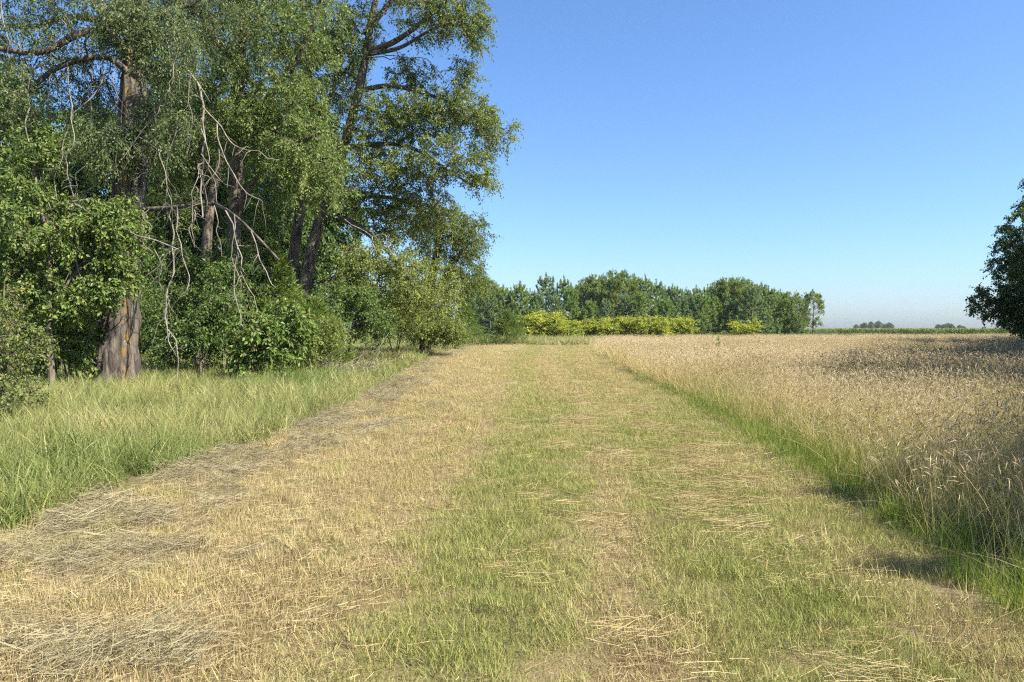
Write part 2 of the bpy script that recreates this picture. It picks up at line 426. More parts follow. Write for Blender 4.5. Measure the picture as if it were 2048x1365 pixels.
# ================================================================== GRASSES
G_GREEN = blademat('short_grass', [(0.0, (0.17, 0.22, 0.045)), (0.3, (0.28, 0.295, 0.085)), (0.6, (0.38, 0.345, 0.135)), (1.0, (0.49, 0.405, 0.205))], 0.35)
G_STRAW = blademat('dry_stubble', [(0.0, (0.23, 0.17, 0.08)), (0.4, (0.37, 0.285, 0.145)), (0.7, (0.49, 0.39, 0.215)), (1.0, (0.60, 0.50, 0.31))], 0.2)
G_HAY = blademat('cut_hay', [(0.0, (0.14, 0.12, 0.065)), (0.5, (0.27, 0.235, 0.135)), (1.0, (0.40, 0.35, 0.215))], 0.2)
G_LITTER = blademat('straw_litter', [(0.0, (0.23, 0.17, 0.075)), (0.5, (0.36, 0.275, 0.125)), (1.0, (0.48, 0.39, 0.21))], 0.15)
G_TALL = blademat('tall_grass', rough=0.38, transl=0.4, stops=[(0.0, (0.10, 0.155, 0.036)), (0.4, (0.21, 0.255, 0.075)), (0.7, (0.33, 0.325, 0.12)), (1.0, (0.50, 0.42, 0.20))])
G_RYE = blademat('rye_straw', [(0.0, (0.22, 0.24, 0.06)), (0.3, (0.395, 0.345, 0.125)), (0.65, (0.535, 0.425, 0.195)), (1.0, (0.655, 0.54, 0.305))], 0.38)
G_HEAD = blademat('rye_heads', [(0.0, (0.36, 0.29, 0.16)), (0.5, (0.53, 0.435, 0.26)), (1.0, (0.70, 0.60, 0.42))], 0.38)
G_LUSH = blademat('lush_grass', [(0.0, (0.09, 0.16, 0.02)), (0.6, (0.19, 0.26, 0.035)), (1.0, (0.34, 0.34, 0.09))], 0.45)

pr = []
rng = R(1)
def P_short(k):
    m = MB(); r = R(100 + k); m.blades(r, 240, 0.24, (0.03, 0.10), (0.0012, 0.0024), (0, 0.7), (0.0, 1.0), 2); return proto('short_grass', m, [G_GREEN])
def P_stub(k):
    m = MB(); r = R(120 + k); m.blades(r, 130, 0.23, (0.03, 0.13), (0.0010, 0.0019), (0, 0.45), (0.0, 0.3), 2)
    m.lying(r, 78, 0.25, (0.03, 0.14), (0.0010, 0.0018)); return proto('stubble', m, [G_STRAW])
def P_hay(k):
    m = MB(); r = R(140 + k); m.lying(r, 130, 0.2, (0.05, 0.24), (0.0006, 0.0014), (0.01, 0.12), curve=0.55, az=0, azs=1.3, tilt=0.3); return proto('hay', m, [G_HAY])
def P_litter(k):
    m = MB(); r = R(160 + k); m.lying(r, 18, 0.3, (0.03, 0.20), (0.0006, 0.0014), (0.015, 0.06), curve=0.12, tilt=0.16); return proto('straw', m, [G_LITTER])
def P_wind(k):
    m = MB(); r = R(170 + k); m.lying(r, 34, 0.2, (0.05, 0.30), (0.0007, 0.0014), (0.02, 0.09), curve=0.12, az=0, azs=0.7, tilt=0.14); return proto('windrow', m, [G_LITTER])
def P_tall(k, far=False):
    m = MB(); r = R(180 + k); n = 58 if not far else 44; w = (0.003, 0.0062) if not far else (0.006, 0.011)
    m.blades(r, n, 0.25, (0.22, 0.55), w, (0.0, 0.45), (0.4, 2.3), 4)
    m.blades(r, n // 3, 0.24, (0.3, 0.6), (w[0] * 0.5, w[1] * 0.4), (0.0, 0.2), (0.0, 0.5), 3)
    return proto('tall_grass', m, [G_TALL])
def P_rye(k, far=False, heads=True, hmul=1.0):
    m = MB(); r = R(200 + k); n = 36; w = (0.0012, 0.0022) if not far else (0.003, 0.005); rad = 0.33
    tip = m.blades(r, n, rad, (0.62 * hmul, 1.0 * hmul), w, (0.0, 0.36), (0.0, 0.7), 4)
    m.blades(r, n // 2, rad, (0.25, 0.6), (w[0] * 1.6, w[1] * 1.8), (0.1, 0.5), (0.3, 1.6), 3)
    if heads:
        hl = r.uniform(0.07, 0.12, n); hw = r.uniform(0.003, 0.0055, n) * (1.5 if far else 1)
        az = r.random(n) * 6.283; dn = r.uniform(-1.4, 1.3, n)
        d = np.stack([np.cos(az) * np.cos(dn), np.sin(az) * np.cos(dn), np.sin(dn)], 1); s1 = np.stack([-np.sin(az), np.cos(az), np.zeros(n)], 1); s2 = np.cross(d, s1)
        L = hl[:, None]; H = hw[:, None]; b = tip - d * 0.01
        v = np.stack([b, b + d * L * .35 + s1 * H, b + d * L * .35 + s2 * H, b + d * L * .35 - s1 * H, b + d * L * .35 - s2 * H, b + d * L - np.array([0, 0, .01])], 1).reshape(-1, 3)
        o = (np.arange(n) * 6)[:, None]
        f = np.concatenate([o + np.array([[0, 1 + j, 1 + (j + 1) % 4]]) for j in range(4)] + [o + np.array([[5, 1 + (j + 1) % 4, 1 + j]]) for j in range(4)])
        tn = r.random(n); m.add(v, [f], [np.tile(tn, 8)], 1)
        if not far:   # awns
            q = 5; bb = np.repeat(b + d * L * .5, q, 0); dd = nrm(np.repeat(d, q, 0) + r.normal(0, .22, (n * q, 3))); ll = r.uniform(.04, .08, n * q)[:, None]; ss = np.repeat(s1, q, 0) * 0.0007
            v = np.stack([bb - ss, bb + ss, bb + dd * ll], 1).reshape(-1, 3); m.add(v, [np.arange(n * q * 3).reshape(-1, 3)], [np.repeat(tn, q)], 1)
    return proto('rye', m, [G_RYE, G_HEAD])
def P_arc(k):
    m = MB(); r = R(230 + k); m.blades(r, 3, 0.2, (0.9, 1.35), (0.0014, 0.0022), (0.1, 0.6), (0.6, 1.8), 7); return proto('arched_stem', m, [G_RYE])
def P_lush(k):
    m = MB(); r = R(250 + k); m.blades(r, 40, 0.14, (0.12, 0.34), (0.0016, 0.003), (0.0, 0.3), (0.0, 0.8), 3); return proto('lush_grass', m, [G_LUSH])

SHORT = [P_short(k) for k in range(6)]; STUB = [P_stub(k) for k in range(6)]; HAY = [P_hay(k) for k in range(5)]; WIN = [P_wind(k) for k in range(5)]; LIT = [P_litter(k) for k in range(8)]
TALL = [P_tall(k) for k in range(6)]; TALLF = [P_tall(40 + k, True) for k in range(4)]
RYE = [P_rye(k) for k in range(6)]; RYEF = [P_rye(50 + k, True) for k in range(5)]; ARC = [P_arc(k) for k in range(6)]; LUSH = [P_lush(k) for k in range(5)]

def sample(rng, x0, x1, y0, y1, dens, d0, power=1.2, margin=0.78):
    """random ground points in a rectangle, density per m2 up to distance d0, thinning beyond"""
    n = int((x1 - x0) * (y1 - y0) * dens)
    x = rng.uniform(x0, x1, n); y = rng.uniform(y0, y1, n)
    keep = np.abs(x) < margin * y + 2.2
    pr_ = np.minimum(1, (d0 / np.maximum(y, 0.1))) ** power
    keep &= rng.random(n) < pr_
    return x[keep], y[keep], pr_[keep]
def place(rng, name, x, y, pr_, protos, tint, label, h=(0.8, 1.2), tilt=0.08, grow_=0.35, z=0.0, rz=None, w=1.0, hmul=1.0):
    n = len(x); rot = np.stack([rng.normal(0, tilt, n), rng.normal(0, tilt, n), rng.random(n) * 6.283 if rz is None else rz], 1)
    hs = rng.uniform(*h, n); ws = w * hs * (1 / pr_) ** grow_
    scl = np.stack([ws, ws, hs * hmul], 1)
    r = np.hypot(x, y)
    pts = np.stack([x, y, gz(r) + z + np.zeros(n)], 1)
    return scatter(name, pts, rot, scl, tint, protos, rng.integers(0, len(protos), n), label)

# --- mown lane
lat = lambda x, y: (x - xl(y)) / (xr(y) - xl(y))        # 0 at the left edge, 1 at the right
def track(u):      # the two wheel tracks, and the edge of the last mower pass
    return np.exp(-((u - .425) / .027) ** 2) + np.exp(-((u - .665) / .027) ** 2) + 0.6 * np.exp(-((u - .30) / .018) ** 2)
def lane_dry(x, y):
    """0 green .. 1 dry straw; bands along the lane, patches across"""
    u = lat(x, y)
    a = np.interp(u, [0, 0.12, 0.34, 0.44, 0.55, 0.66, 0.78, 0.9, 1], [0.72, 0.78, 0.78, 0.42, 0.27, 0.34, 0.30, 0.45, 0.3])
    a = a + 0.30 * (fbm(x * 0.9, y * 0.35, 5) - 0.5) + 0.5 * (fbm(u * 13, y * 0.10, 6) - 0.5) + 0.35 * (fbm(x * 3.3, y * 2.4, 8) - 0.5)
    a = a + 0.5 * track(u) - 0.16 * (np.exp(-((u - .52) / .05) ** 2) + np.exp(-((u - .80) / .04) ** 2))
    return np.clip(a + np.clip((y - 12) / 50, 0, 0.36), 0, 1)
rng = R(11)
x, y, p_ = sample(rng, -5, 9, 2.6, MOW_END, 45, 7.5)
k = (x > xl(y)) & (x < xr(y)); x, y, p_ = x[k], y[k], p_[k]; dry = lane_dry(x, y)
g = rng.random(len(x)) > np.clip((dry - 0.38) * 1.7, 0, 0.78) * np.clip(1.3 - y / 40, .25, 1)
place(rng, 'mown_grass', x[g], y[g], p_[g], SHORT, np.clip(0.20 + 0.65 * dry[g] + rng.normal(0, .07, g.sum()), 0, 1), 'short green mown grass along the lane', (0.6, 1.2), 0.15, hmul=1 - 0.5 * np.clip(track(lat(x[g], y[g])), 0, 1))
s = ~g
place(rng, 'dry_stubble', x[s], y[s], p_[s], STUB, np.clip(0.40 + 0.45 * (fbm(x[s] * 1.3, y[s] * .8, 21) - .5) + rng.normal(0, .1, s.sum()), 0, 1), 'tan cut stubble on the left side of the lane', (0.55, 1.1), 0.1, hmul=1 - 0.5 * np.clip(track(lat(x[s], y[s])), 0, 1))
x, y, p_ = sample(R(12), -5, 9, 2.6, MOW_END, 34, 10); k = (x > xl(y)) & (x < xr(y)); x, y, p_ = x[k], y[k], p_[k]
rng = R(13); u = lat(x, y)
clump = np.clip((fbm(x * 1.1, y * 0.9, 31) - 0.50) * 7, 0, 1)
win = np.interp(u, [0, .3, .45, .62, .7, .76, .84, .9, 1], [.10, .16, .22, .25, .45, 0.95, .95, .45, .3])
k = rng.random(len(x)) < np.clip(win * (0.28 + 1.2 * clump), 0, 1)
place(rng, 'straw_litter', x[k], y[k], p_[k], LIT, np.clip(0.35 + rng.normal(0.15, .2, k.sum()), 0, 1), 'loose pale straw scattered over the mown lane', (0.7, 1.25), 0.05, z=0.012)
rng = R(24); x, y, p_ = sample(rng, 0, 8, 2.6, 60, 55, 9, 1.15); u = x - xr(y)
c0 = -1.2 + 0.3 * np.sin(y * 0.7) * np.exp(-y / 25)
on = 1.0 * np.exp(-((u - c0) / 0.4) ** 2) * np.clip((fbm(x * 1.2 + 3, y * 1.5, 47) - 0.43) * 6, 0.06, 1) * np.clip((y - 4.5) / 3, 0.1, 1) + 0.5 * np.exp(-((lat(x, y) - .62) / .06) ** 2) * np.clip((fbm(x * 1.2 + 8, y * 1.1, 49) - 0.58) * 8, 0, 1)
k = rng.random(len(x)) < on
place(rng, 'straw_windrow', x[k], y[k], p_[k], WIN, np.clip(0.45 + rng.normal(0, .2, k.sum()), 0, 1), 'broken row of raked straw on the right side of the lane', (0.7, 1.2), 0.05, rz=rng.normal(-0.1, 0.35, k.sum()), z=0.005)
# hay swaths along the left edge
rng = R(14); x, y, p_ = sample(rng, -5, -1, 2.6, 60, 60, 10, 1.1); u = x - xl(y)
wv = 0.38 + 0.30 * np.sin(y * 1.1 + 1.0) * np.exp(-y / 18)
on = np.exp(-((u - wv) / (0.45 + 0.25 * vnoise(y * 0.8, 1))) ** 2) * 0.9 * np.clip((fbm(x * 2.2 + 5, y * 1.6, 41) - 0.40) * 5, 0.06, 1) + 0.9 * np.exp(-((x + 2.15) / .55) ** 2 - ((y - 3.75) / .2) ** 2) + 0.8 * np.exp(-((x + 3.2) / .8) ** 2 - ((y - 5.3) / .28) ** 2)
k = (rng.random(len(x)) < on) & (u > -0.1)
place(rng, 'hay_swath', x[k], y[k], p_[k], HAY, np.clip(0.5 + 0.4 * (fbm(x[k] * 2, y[k] * 2, 44) - .5) + rng.normal(0, .12, k.sum()), 0, 1), 'grey green cut hay lying in swaths along the tall grass', (0.6, 1.25), 0.14, rz=rng.normal(0.35, 0.8, k.sum()), z=0.0)

# coarse stubble: groups of longer cut straws still standing
def P_coarse(k):
    m = MB(); r = R(270 + k); m.blades(r, 9, 0.09, (0.08, 0.24), (0.0014, 0.0026), (0.1, 0.8), (-.1, 0.25), 2); return proto('coarse_stubble', m, [G_LITTER])
COARSE = [P_coarse(k) for k in range(7)]
rng = R(25); x, y, p_ = sample(rng, -5, 9, 2.6, 40, 22, 8, 1.4); k = (x > xl(y)) & (x < xr(y)); x, y, p_ = x[k], y[k], p_[k]
k = rng.random(len(x)) < np.clip((fbm(x * 1.4, y * 0.7, 91) - 0.46) * 5, 0.06, .9); n = k.sum()
place(rng, 'coarse_stubble', x[k], y[k], p_[k], COARSE, np.clip(rng.normal(.5, .2, n), 0, 1), 'longer cut straws standing in tufts over the lane', (0.5, 1.1), 0.2)
# --- tall grass on the left and along the far end
rng = R(15); x, y, p_ = sample(rng, -24, -3, 2.4, 75, 13.5, 12, 1.15)
e = xl(y) - x; k = e > 0.12; x, y, p_, e = x[k], y[k], p_[k], e[k]
tn = np.clip(0.55 + 0.7 * (fbm(x * .5, y * .35, 51) - .5) + 0.55 * (fbm(x * 2, y * 2, 52) - .5) + rng.normal(0, .06, len(x)), 0, 1)
hh = np.clip(0.78 + e * 0.25, 0.5, .98) * (0.65 + 0.7 * fbm(x * 1.6, y * 1.6, 55))
near = y < 22
for nm, sel, pro, lab in (('tall_grass', near, TALL, 'tall arching green grass between the lane and the old tree'), ('tall_grass', ~near, TALLF, 'tall green grass farther along the left edge of the lane')):
    n = sel.sum(); hs = hh[sel] * rng.uniform(.8, 1.2, n); ws = hs * (1 / p_[sel]) ** .35
    scatter(nm, np.stack([x[sel], y[sel], np.zeros(n)], 1), np.stack([rng.normal(0, .1, n), rng.normal(0, .1, n), rng.random(n) * 6.28], 1), np.stack([ws, ws, hs], 1), tn[sel], pro, rng.integers(0, len(pro), n), lab)
rng = R(16); x, y, p_ = sample(rng, -22, 45, 64, 104, 4, 70)
inl = (y < MOW_END) & (x > xl(y)); k = ~inl & ~((x > xr(np.minimum(y, 80)) ) & (y < 84)) & ~(x > 39)
x, y, p_ = x[k], y[k], p_[k]
place(rng, 'rough_grass', x, y, p_, TALLF, np.clip(0.62 + 0.6 * (fbm(x * .3, y * .3, 61) - .5) + rng.normal(0, .08, len(x)), 0, 1), 'rough olive and tan grass in front of the pines', (1.0, 1.9), 0.08, w=1.5)

# --- rye field on the right
def in_rye(x, y): return (x > xr(np.minimum(y, 80)) + 0.22) & ((y < 86) | (x > 41)) & (y < 101)
rng = R(17); x, y, p_ = sample(rng, 2.4, 30, 2.2, 22, 11, 14); k = in_rye(x, y); x, y, p_ = x[k], y[k], p_[k]
e = x - xr(y); k = rng.random(len(x)) < np.clip(0.50 + e * 0.30, 0, .95); x, y, p_, e = x[k], y[k], p_[k], e[k]
tn = np.clip(0.12 + 0.022 * y + 0.9 * (fbm(x * .35, y * .35, 71) - .5) + rng.normal(0, .1, len(x)), 0, 1)
place(rng, 'rye_field', x, y, p_, RYE, tn, 'ripe rye with nodding heads near the right edge of the lane', (0.72, 1.02), 0.16, hmul=np.clip(0.76 + 0.2 * e, 0, 1.05) * (0.82 + 0.36 * fbm(x * .8, y * .8, 77)))
rng = R(18); x, y, p_ = sample(rng, 3, 130, 22, 168, 6.5, 24, 1.25); k = in_rye(x, y); x, y, p_ = x[k], y[k], p_[k]
tn = np.clip(0.64 + 0.5 * (fbm(x * .2, y * .12, 72) - .5) + rng.normal(0, .1, len(x)), 0, 1)
place(rng, 'rye_field', x, y, p_, RYEF, tn, 'golden ripe rye stretching back to the corn', (0.72, 0.98), 0.1, grow_=0.42, hmul=0.8 + 0.4 * fbm(x * .4, y * .4, 78))
rng = R(19); x, y, p_ = sample(rng, 2.4, 18, 2.2, 30, 9, 10); k = in_rye(x, y); x, y, p_ = x[k], y[k], p_[k]
place(rng, 'arched_rye_stems', x, y, p_, ARC, np.clip(rng.normal(.72, .15, len(x)), 0, 1), 'long bent straw stems arching over the rye edge', (0.65, 1.0), 0.15)
rng = R(20); x, y, p_ = sample(rng, 2.2, 13, 2.2, 34, 34, 8); e = x - xr(y); k = (e > -0.12) & (rng.random(len(x)) < (0.85 * np.exp(-np.maximum(e, 0) / 0.8) + 0.55 * (e < 5)) * np.clip(1.25 - y / 26, .12, 1)); x, y, p_, e = x[k], y[k], p_[k], e[k]
place(rng, 'lush_grass', x, y, p_, LUSH, np.clip(0.35 + 0.6 * (fbm(x, y * .5, 81) - .5) + 0.015 * y + rng.normal(0, .1, len(x)), 0, 1), 'bright green grass at the foot of the rye', (0.5, 1.15), 0.08)

# --- corn far right
CORN_L = blademat('corn_leaves', [(0, (0.07, 0.13, 0.03)), (1, (0.16, 0.22, 0.05))], 0.3)
CORN_T = blademat('corn_tassels', [(0, (0.35, 0.27, 0.12)), (1, (0.5, 0.4, 0.2))], 0.2)
def P_corn(k):
    m = MB(); r = R(300 + k)
    for z in np.linspace(0.15, 1.6, 9):
        b = np.zeros((2, 3)); b[:, 2] = z
        m.blades(r, 2, 0, (0.6, 0.9), (0.04, 0.055), (0.3, 0.7), (1.0, 1.7), 4, base=b)
    m.blades(r, 1, 0, (1.75, 1.85), (0.02, 0.025), (0, .03), (0, .03), 2)
    b = np.zeros((5, 3)); b[:, 2] = 1.7; m.blades(r, 5, 0, (0.25, 0.4), (0.012, 0.02), (0.1, 0.6), (0, .5), 2, mi=1, base=b)
    return proto('corn', m, [CORN_L, CORN_T])
CORN = [P_corn(k) for k in range(5)]
rng = R(21); xs = []; ys = []
for r_ in range(26):
    yy = 102 + r_ * 0.9 + (max(0, r_ - 9)) ** 1.7; xx = np.arange(43.5 + max(0, (yy - 102) * .3), 0.72 * yy + 8, 0.32 if r_ < 10 else 0.55); xs.append(xx + rng.normal(0, .06, len(xx))); ys.append(np.full(len(xx), yy) + rng.normal(0, .05, len(xx)))
x = np.concatenate(xs); y = np.concatenate(ys); n = len(x)
place(rng, 'corn_field', x, y, np.ones(n), CORN, rng.random(n), 'standing green corn with tan tassels at the far edge of the rye', (0.70, 0.78), 0.03, w=1.25)

# ================================================================== WOODY PLANTS
def c_bark(c0, c1):
    def f(t):
        a = noise(t, 9, 5, stretch=(1, 1, 0.18), obj_space=True); b = noise(t, 45, 3, stretch=(1, 1, .4), obj_space=True)
        return ramp(t, math_(t, 'ADD', math_(t, 'MULTIPLY', a, .75), math_(t, 'MULTIPLY', b, .25)), [(0.36, c0), (0.62, c1)])
    return f
bark_bump = lambda t: (noise(t, 14, 5, stretch=(1, 1, 0.2), obj_space=True), 0.05, 0.9)
BARK = mat('grey_brown_bark', c_bark((0.045, 0.035, 0.026), (0.20, 0.165, 0.125)), 0.9, bump=bark_bump)
DEADW = mat('weathered_dead_wood', c_bark((0.10, 0.085, 0.07), (0.28, 0.245, 0.20)), 0.85)
def c_oldbark(t):
    base = c_bark((0.024, 0.020, 0.016), (0.145, 0.122, 0.098))(t)
    pos = t.nodes.new('ShaderNodeTexCoord').outputs['Object']
    sp = t.nodes.new('ShaderNodeSeparateXYZ'); t.links.new(pos, sp.inputs[0])
    nz = noise(t, 10, 6, stretch=(1, 1, 0.4), obj_space=True)
    band = math_(t, 'SUBTRACT', 1.0, math_(t, 'MULTIPLY', math_(t, 'ABSOLUTE', math_(t, 'SUBTRACT', sp.outputs[0], 0.42)), 3.4))
    f = ramp(t, math_(t, 'MULTIPLY', math_(t, 'MAXIMUM', band, 0.0), nz), [(0.44, (0, 0, 0)), (0.52, (1, 1, 1))])
    return mixc(t, math_(t, 'MULTIPLY', f, 0.5), base, (0.30, 0.165, 0.03))
OLDBARK = mat('furrowed_bark_with_lichen', c_oldbark, 0.9, bump=lambda t: (noise(t, 20, 5, stretch=(1, 1, 0.25), obj_space=True), 0.03, 0.9))
L_ELM = leafmat('elm_leaves', [(0, (0.07, 0.12, 0.025)), (0.45, (0.14, 0.205, 0.045)), (0.8, (0.23, 0.28, 0.07)), (1, (0.33, 0.33, 0.10))])
L_WILLOW = leafmat('willow_leaves', [(0, (0.07, 0.115, 0.035)), (0.5, (0.145, 0.20, 0.065)), (1, (0.28, 0.31, 0.12))])
L_OLIVE = leafmat('yellowish_elm_leaves', [(0, (0.09, 0.135, 0.024)), (0.5, (0.185, 0.235, 0.045)), (1, (0.31, 0.33, 0.08))])
L_VINE = leafmat('vine_leaves', [(0, (0.06, 0.115, 0.02)), (0.5, (0.15, 0.22, 0.045)), (0.93, (0.28, 0.31, 0.085)), (1, (0.36, 0.18, 0.06))])
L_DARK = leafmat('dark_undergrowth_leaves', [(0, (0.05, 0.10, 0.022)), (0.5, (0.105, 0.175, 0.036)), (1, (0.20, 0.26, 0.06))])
L_YELLOW = leafmat('yellow_shrub_leaves', [(0, (0.17, 0.24, 0.035)), (0.5, (0.33, 0.37, 0.04)), (1, (0.47, 0.46, 0.05))])
L_CEDAR = leafmat('cedar_sprays', [(0, (0.075, 0.13, 0.025)), (0.5, (0.165, 0.23, 0.045)), (0.9, (0.27, 0.30, 0.08)), (1, (0.32, 0.18, 0.08))], 0.45)
L_PINE = leafmat('pine_needles', [(0, (0.085, 0.15, 0.06)), (0.5, (0.17, 0.255, 0.095)), (1, (0.30, 0.37, 0.14))], 0.4)
L_PINE2 = leafmat('scots_pine_needles', [(0, (0.095, 0.145, 0.035)), (0.5, (0.195, 0.26, 0.06)), (1, (0.33, 0.36, 0.10))], 0.4)
L_PINE3 = leafmat('green_pine_needles', [(0, (0.09, 0.155, 0.035)), (0.5, (0.185, 0.275, 0.06)), (1, (0.32, 0.39, 0.10))], 0.4)
L_RIGHT = leafmat('ash_leaves', [(0, (0.04, 0.085, 0.018)), (0.5, (0.08, 0.15, 0.028)), (1, (0.18, 0.24, 0.045))])

# ---- old tree with the massive furrowed trunk
def old_trunk(sk):
    p, r = resample(sk[0], sk[1], 0.06); n = len(p); k = 72; th = np.arange(k) / k * 2 * np.pi
    z = p[:, 2]
    T, Z = np.meshgrid(th, z); cx = np.cos(T) * 3.2; cy = np.sin(T) * 3.2
    rid = np.abs(vnoise(T / (2 * np.pi) * 26 + 0.8 * fbm(cx + 9, Z * 1.5, 3), Z * 1.1, 4) - .5) * 2
    lob = fbm(np.cos(T) * 1.4 + 5, np.sin(T) * 1.4 + Z * .25, 7) - .5
    flare = np.exp(-Z / 0.5)
    rr = r[:, None] * (1 + 0.16 * lob + 0.26 * (rid - .5)) * (1 + flare * (0.22 + 0.4 * np.maximum(0, np.cos(T * 4 + 0.6))))
    v = np.stack([p[:, 0:1] + rr * np.cos(T), p[:, 1:2] + rr * np.sin(T), Z - 0.0 * T], -1).reshape(-1, 3)
    i = np.arange(n - 1)[:, None] * k; j = np.arange(k)[None]; j2 = (j + 1) % k
    return v, np.stack([i + j, i + j2, i + k + j2, i + k + j], -1).reshape(-1, 4)

dA = 20.6
tr = (np.array([P(232, 790, dA), P(234, 700, dA), P(248, 560, dA), P(260, 400, dA), P(268, 250, dA + .1), P(276, 100, dA + .3), P(286, -100, dA + .5), P(300, -350, dA + .5), P(310, -560, dA + .4)]), np.array([43, 38, 33, 29, 25, 22, 18, 11, 4]) * dA / F)
tr[0][0][2] = -0.05
limbsA = [pxpath([(285, 420), (330, 418), (385, 412), (432, 410), (480, 440), (530, 490), (560, 522)], dA - .2, 5, 2, dA - 1.4),
          pxpath([(264, 112), (220, 66), (160, 74), (90, 108), (0, 100), (-140, 60)], dA, 9, 4, dA - 2.0),
          pxpath([(262, 150), (220, 118), (160, 125), (110, 145), (55, 190), (0, 215), (-80, 240)], dA, 7, 3, dA - 1.2),
          pxpath([(268, 80), (210, 48), (140, 40), (60, 60), (-40, 40)], dA, 8, 3, dA + 2),
          pxpath([(276, -20), (200, -100), (100, -160), (-40, -190)], dA, 11, 4, dA - 2.5),
          pxpath([(284, -60), (360, -140), (440, -200), (540, -230)], dA, 11, 4, dA + 1.5),
          pxpath([(278, 60), (330, 30), (390, 10), (450, -40)], dA, 7, 3, dA + 1.8),
          pxpath([(290, -200), (240, -330), (180, -430)], dA, 8, 3, dA + 2),
          pxpath([(295, -250), (370, -360), (430, -430)], dA, 8, 3, dA - 1.5),
          pxpath([(245, 430), (190, 432), (132, 437), (92, 458), (62, 505), (35, 560)], dA - .2, 8, 5, dA - 1.6)]
deadA = [pxpath([(272, 142), (330, 131), (372, 140), (395, 168), (408, 205), (408, 300), (404, 380), (408, 440)], dA - .1, 6, 3, dA - 1.0),
         pxpath([(408, 215), (438, 248), (470, 290), (530, 314), (560, 322)], dA - .8, 3, 1.6, dA - 1.2),
         pxpath([(437, 250), (440, 290), (470, 352), (498, 390), (528, 410)], dA - .9, 3.2, 1.5, dA - 1.3),
         pxpath([(405, 310), (420, 335), (432, 355), (448, 368)], dA - .9, 2.6, 1.4, dA - 1.0),
         pxpath([(160, 412), (210, 362), (262, 298), (292, 258), (318, 232), (328, 204), (348, 188)], dA - 1.0, 3, 1.5, dA - 1.6),
         pxpath([(190, 400), (170, 402), (140, 408), (100, 425), (62, 448)], dA - 1.3, 5, 3, dA - 1.6),
         pxpath([(138, 406), (170, 420), (205, 442), (250, 462), (300, 478), (362, 500)], dA - 1.4, 5, 2.4, dA - 1.8),
         pxpath([(140, 410), (147, 450), (154, 475), (154, 530), (163, 560), (167, 570)], dA - 1.5, 4.6, 2.2, dA - 1.6),
         pxpath([(212, -30), (213, 60), (214, 110), (208, 130), (211, 160), (195, 195), (172, 215), (148, 232)], dA - 1.4, 4.2, 1.8, dA - 1.7),
         pxpath([(250, 0), (270, 20), (280, 60), (288, 105), (293, 140), (291, 175), (282, 186)], dA - 1.0, 4.2, 2, dA - 1.1),
         pxpath([(292, 265), (296, 290), (298, 330), (300, 356)], dA - .7, 3.2, 2, dA - .8),
         pxpath([(284, 248), (296, 235), (310, 222)], dA - .6, 7, 4, dA - .9),
         pxpath([(10, -10), (14, 40), (22, 75), (30, 90)], dA - 2, 3, 1.8, dA - 2),
         pxpath([(58, 188), (56, 250), (66, 300), (84, 360), (96, 400), (104, 425)], dA - 1.6, 3, 2, dA - 1.6),
         pxpath([(452, 422), (466, 460), (474, 500), (470, 560), (476, 610), (478, 650)], dA - 1.0, 3.4, 1.6, dA - 1.2),
         pxpath([(474, 490), (480, 530), (492, 575), (515, 615)], dA - 1.1, 3, 1.4, dA - 1.2),
         pxpath([(334, 418), (347, 462), (348, 510), (344, 560), (336, 620), (348, 680), (358, 720), (354, 765)], dA - .42, 3.6, 1.8, dA - 1.3),
         pxpath([(340, 600), (331, 640), (336, 680), (348, 706)], dA - 1.3, 3, 1.8, dA - 1.3),
         pxpath([(356, 415), (362, 470), (368, 515), (378, 555), (374, 585)], dA - .55, 2.8, 1.4, dA - 1.3),
         pxpath([(347, 490), (322, 525), (308, 540), (290, 560), (276, 568)], dA - 1.1, 2.6, 1.4, dA - .9),
         pxpath([(503, 463), (520, 520), (540, 560), (553, 575)], dA - 1.3, 3, 1.6, dA - 1.3),
         pxpath([(140, 131), (146, 200), (148, 250), (150, 290), (136, 310), (140, 330), (148, 400)], dA - 1.7, 2.6, 1.5, dA - 1.7)]
rngT = R(77)
for (tx, ty) in [(20, 110), (60, 60), (100, 120), (130, 45), (160, 80), (185, 125), (205, 70), (230, 120), (60, 200), (110, 150), (300, 135), (325, 60), (350, 135), (385, 150), (405, 260), (340, 30), (320, 300), (180, 330), (430, 412), (400, 330), (250, 200), (470, 430), (300, 420), (215, 250), (150, 230), (90, 300), (360, 250), (390, 420), (310, 500), (440, 300)]:
    n_ = 5; dx = rngT.normal(0, 22); ln = rngT.uniform(60, 190); dd = dA - rngT.uniform(.8, 1.9)
    deadA.append(pxpath([(tx + dx * (i_ / n_) ** .7 + rngT.normal(0, 5) * (i_ > 0), ty + ln * (i_ / n_) ** 1.15) for i_ in range(n_ + 1)], dd, 2.2, 1.0, dd - rngT.uniform(-.3, .3)))
clA = [pxcl(60, 60, dA - .5, 130, 120, 130), pxcl(200, -80, dA, 220, 160, 180), pxcl(330, 60, dA + 1.8, 110, 130, 150), pxcl(420, -120, dA + 1, 180, 170, 200),
       pxcl(20, 220, dA - 1.2, 100, 110, 110), pxcl(290, -420, dA, 260, 170, 260), pxcl(-120, 60, dA - 1.5, 120, 150, 120), pxcl(180, 170, dA + 1.8, 110, 90, 90), pxcl(330, 90, dA - 1.3, 70, 90, 120), pxcl(240, 30, dA - 1.6, 70, 70, 90), pxcl(330, 250, dA - .6, 60, 70, 70), pxcl(215, 290, dA - 1.1, 60, 60, 70)]
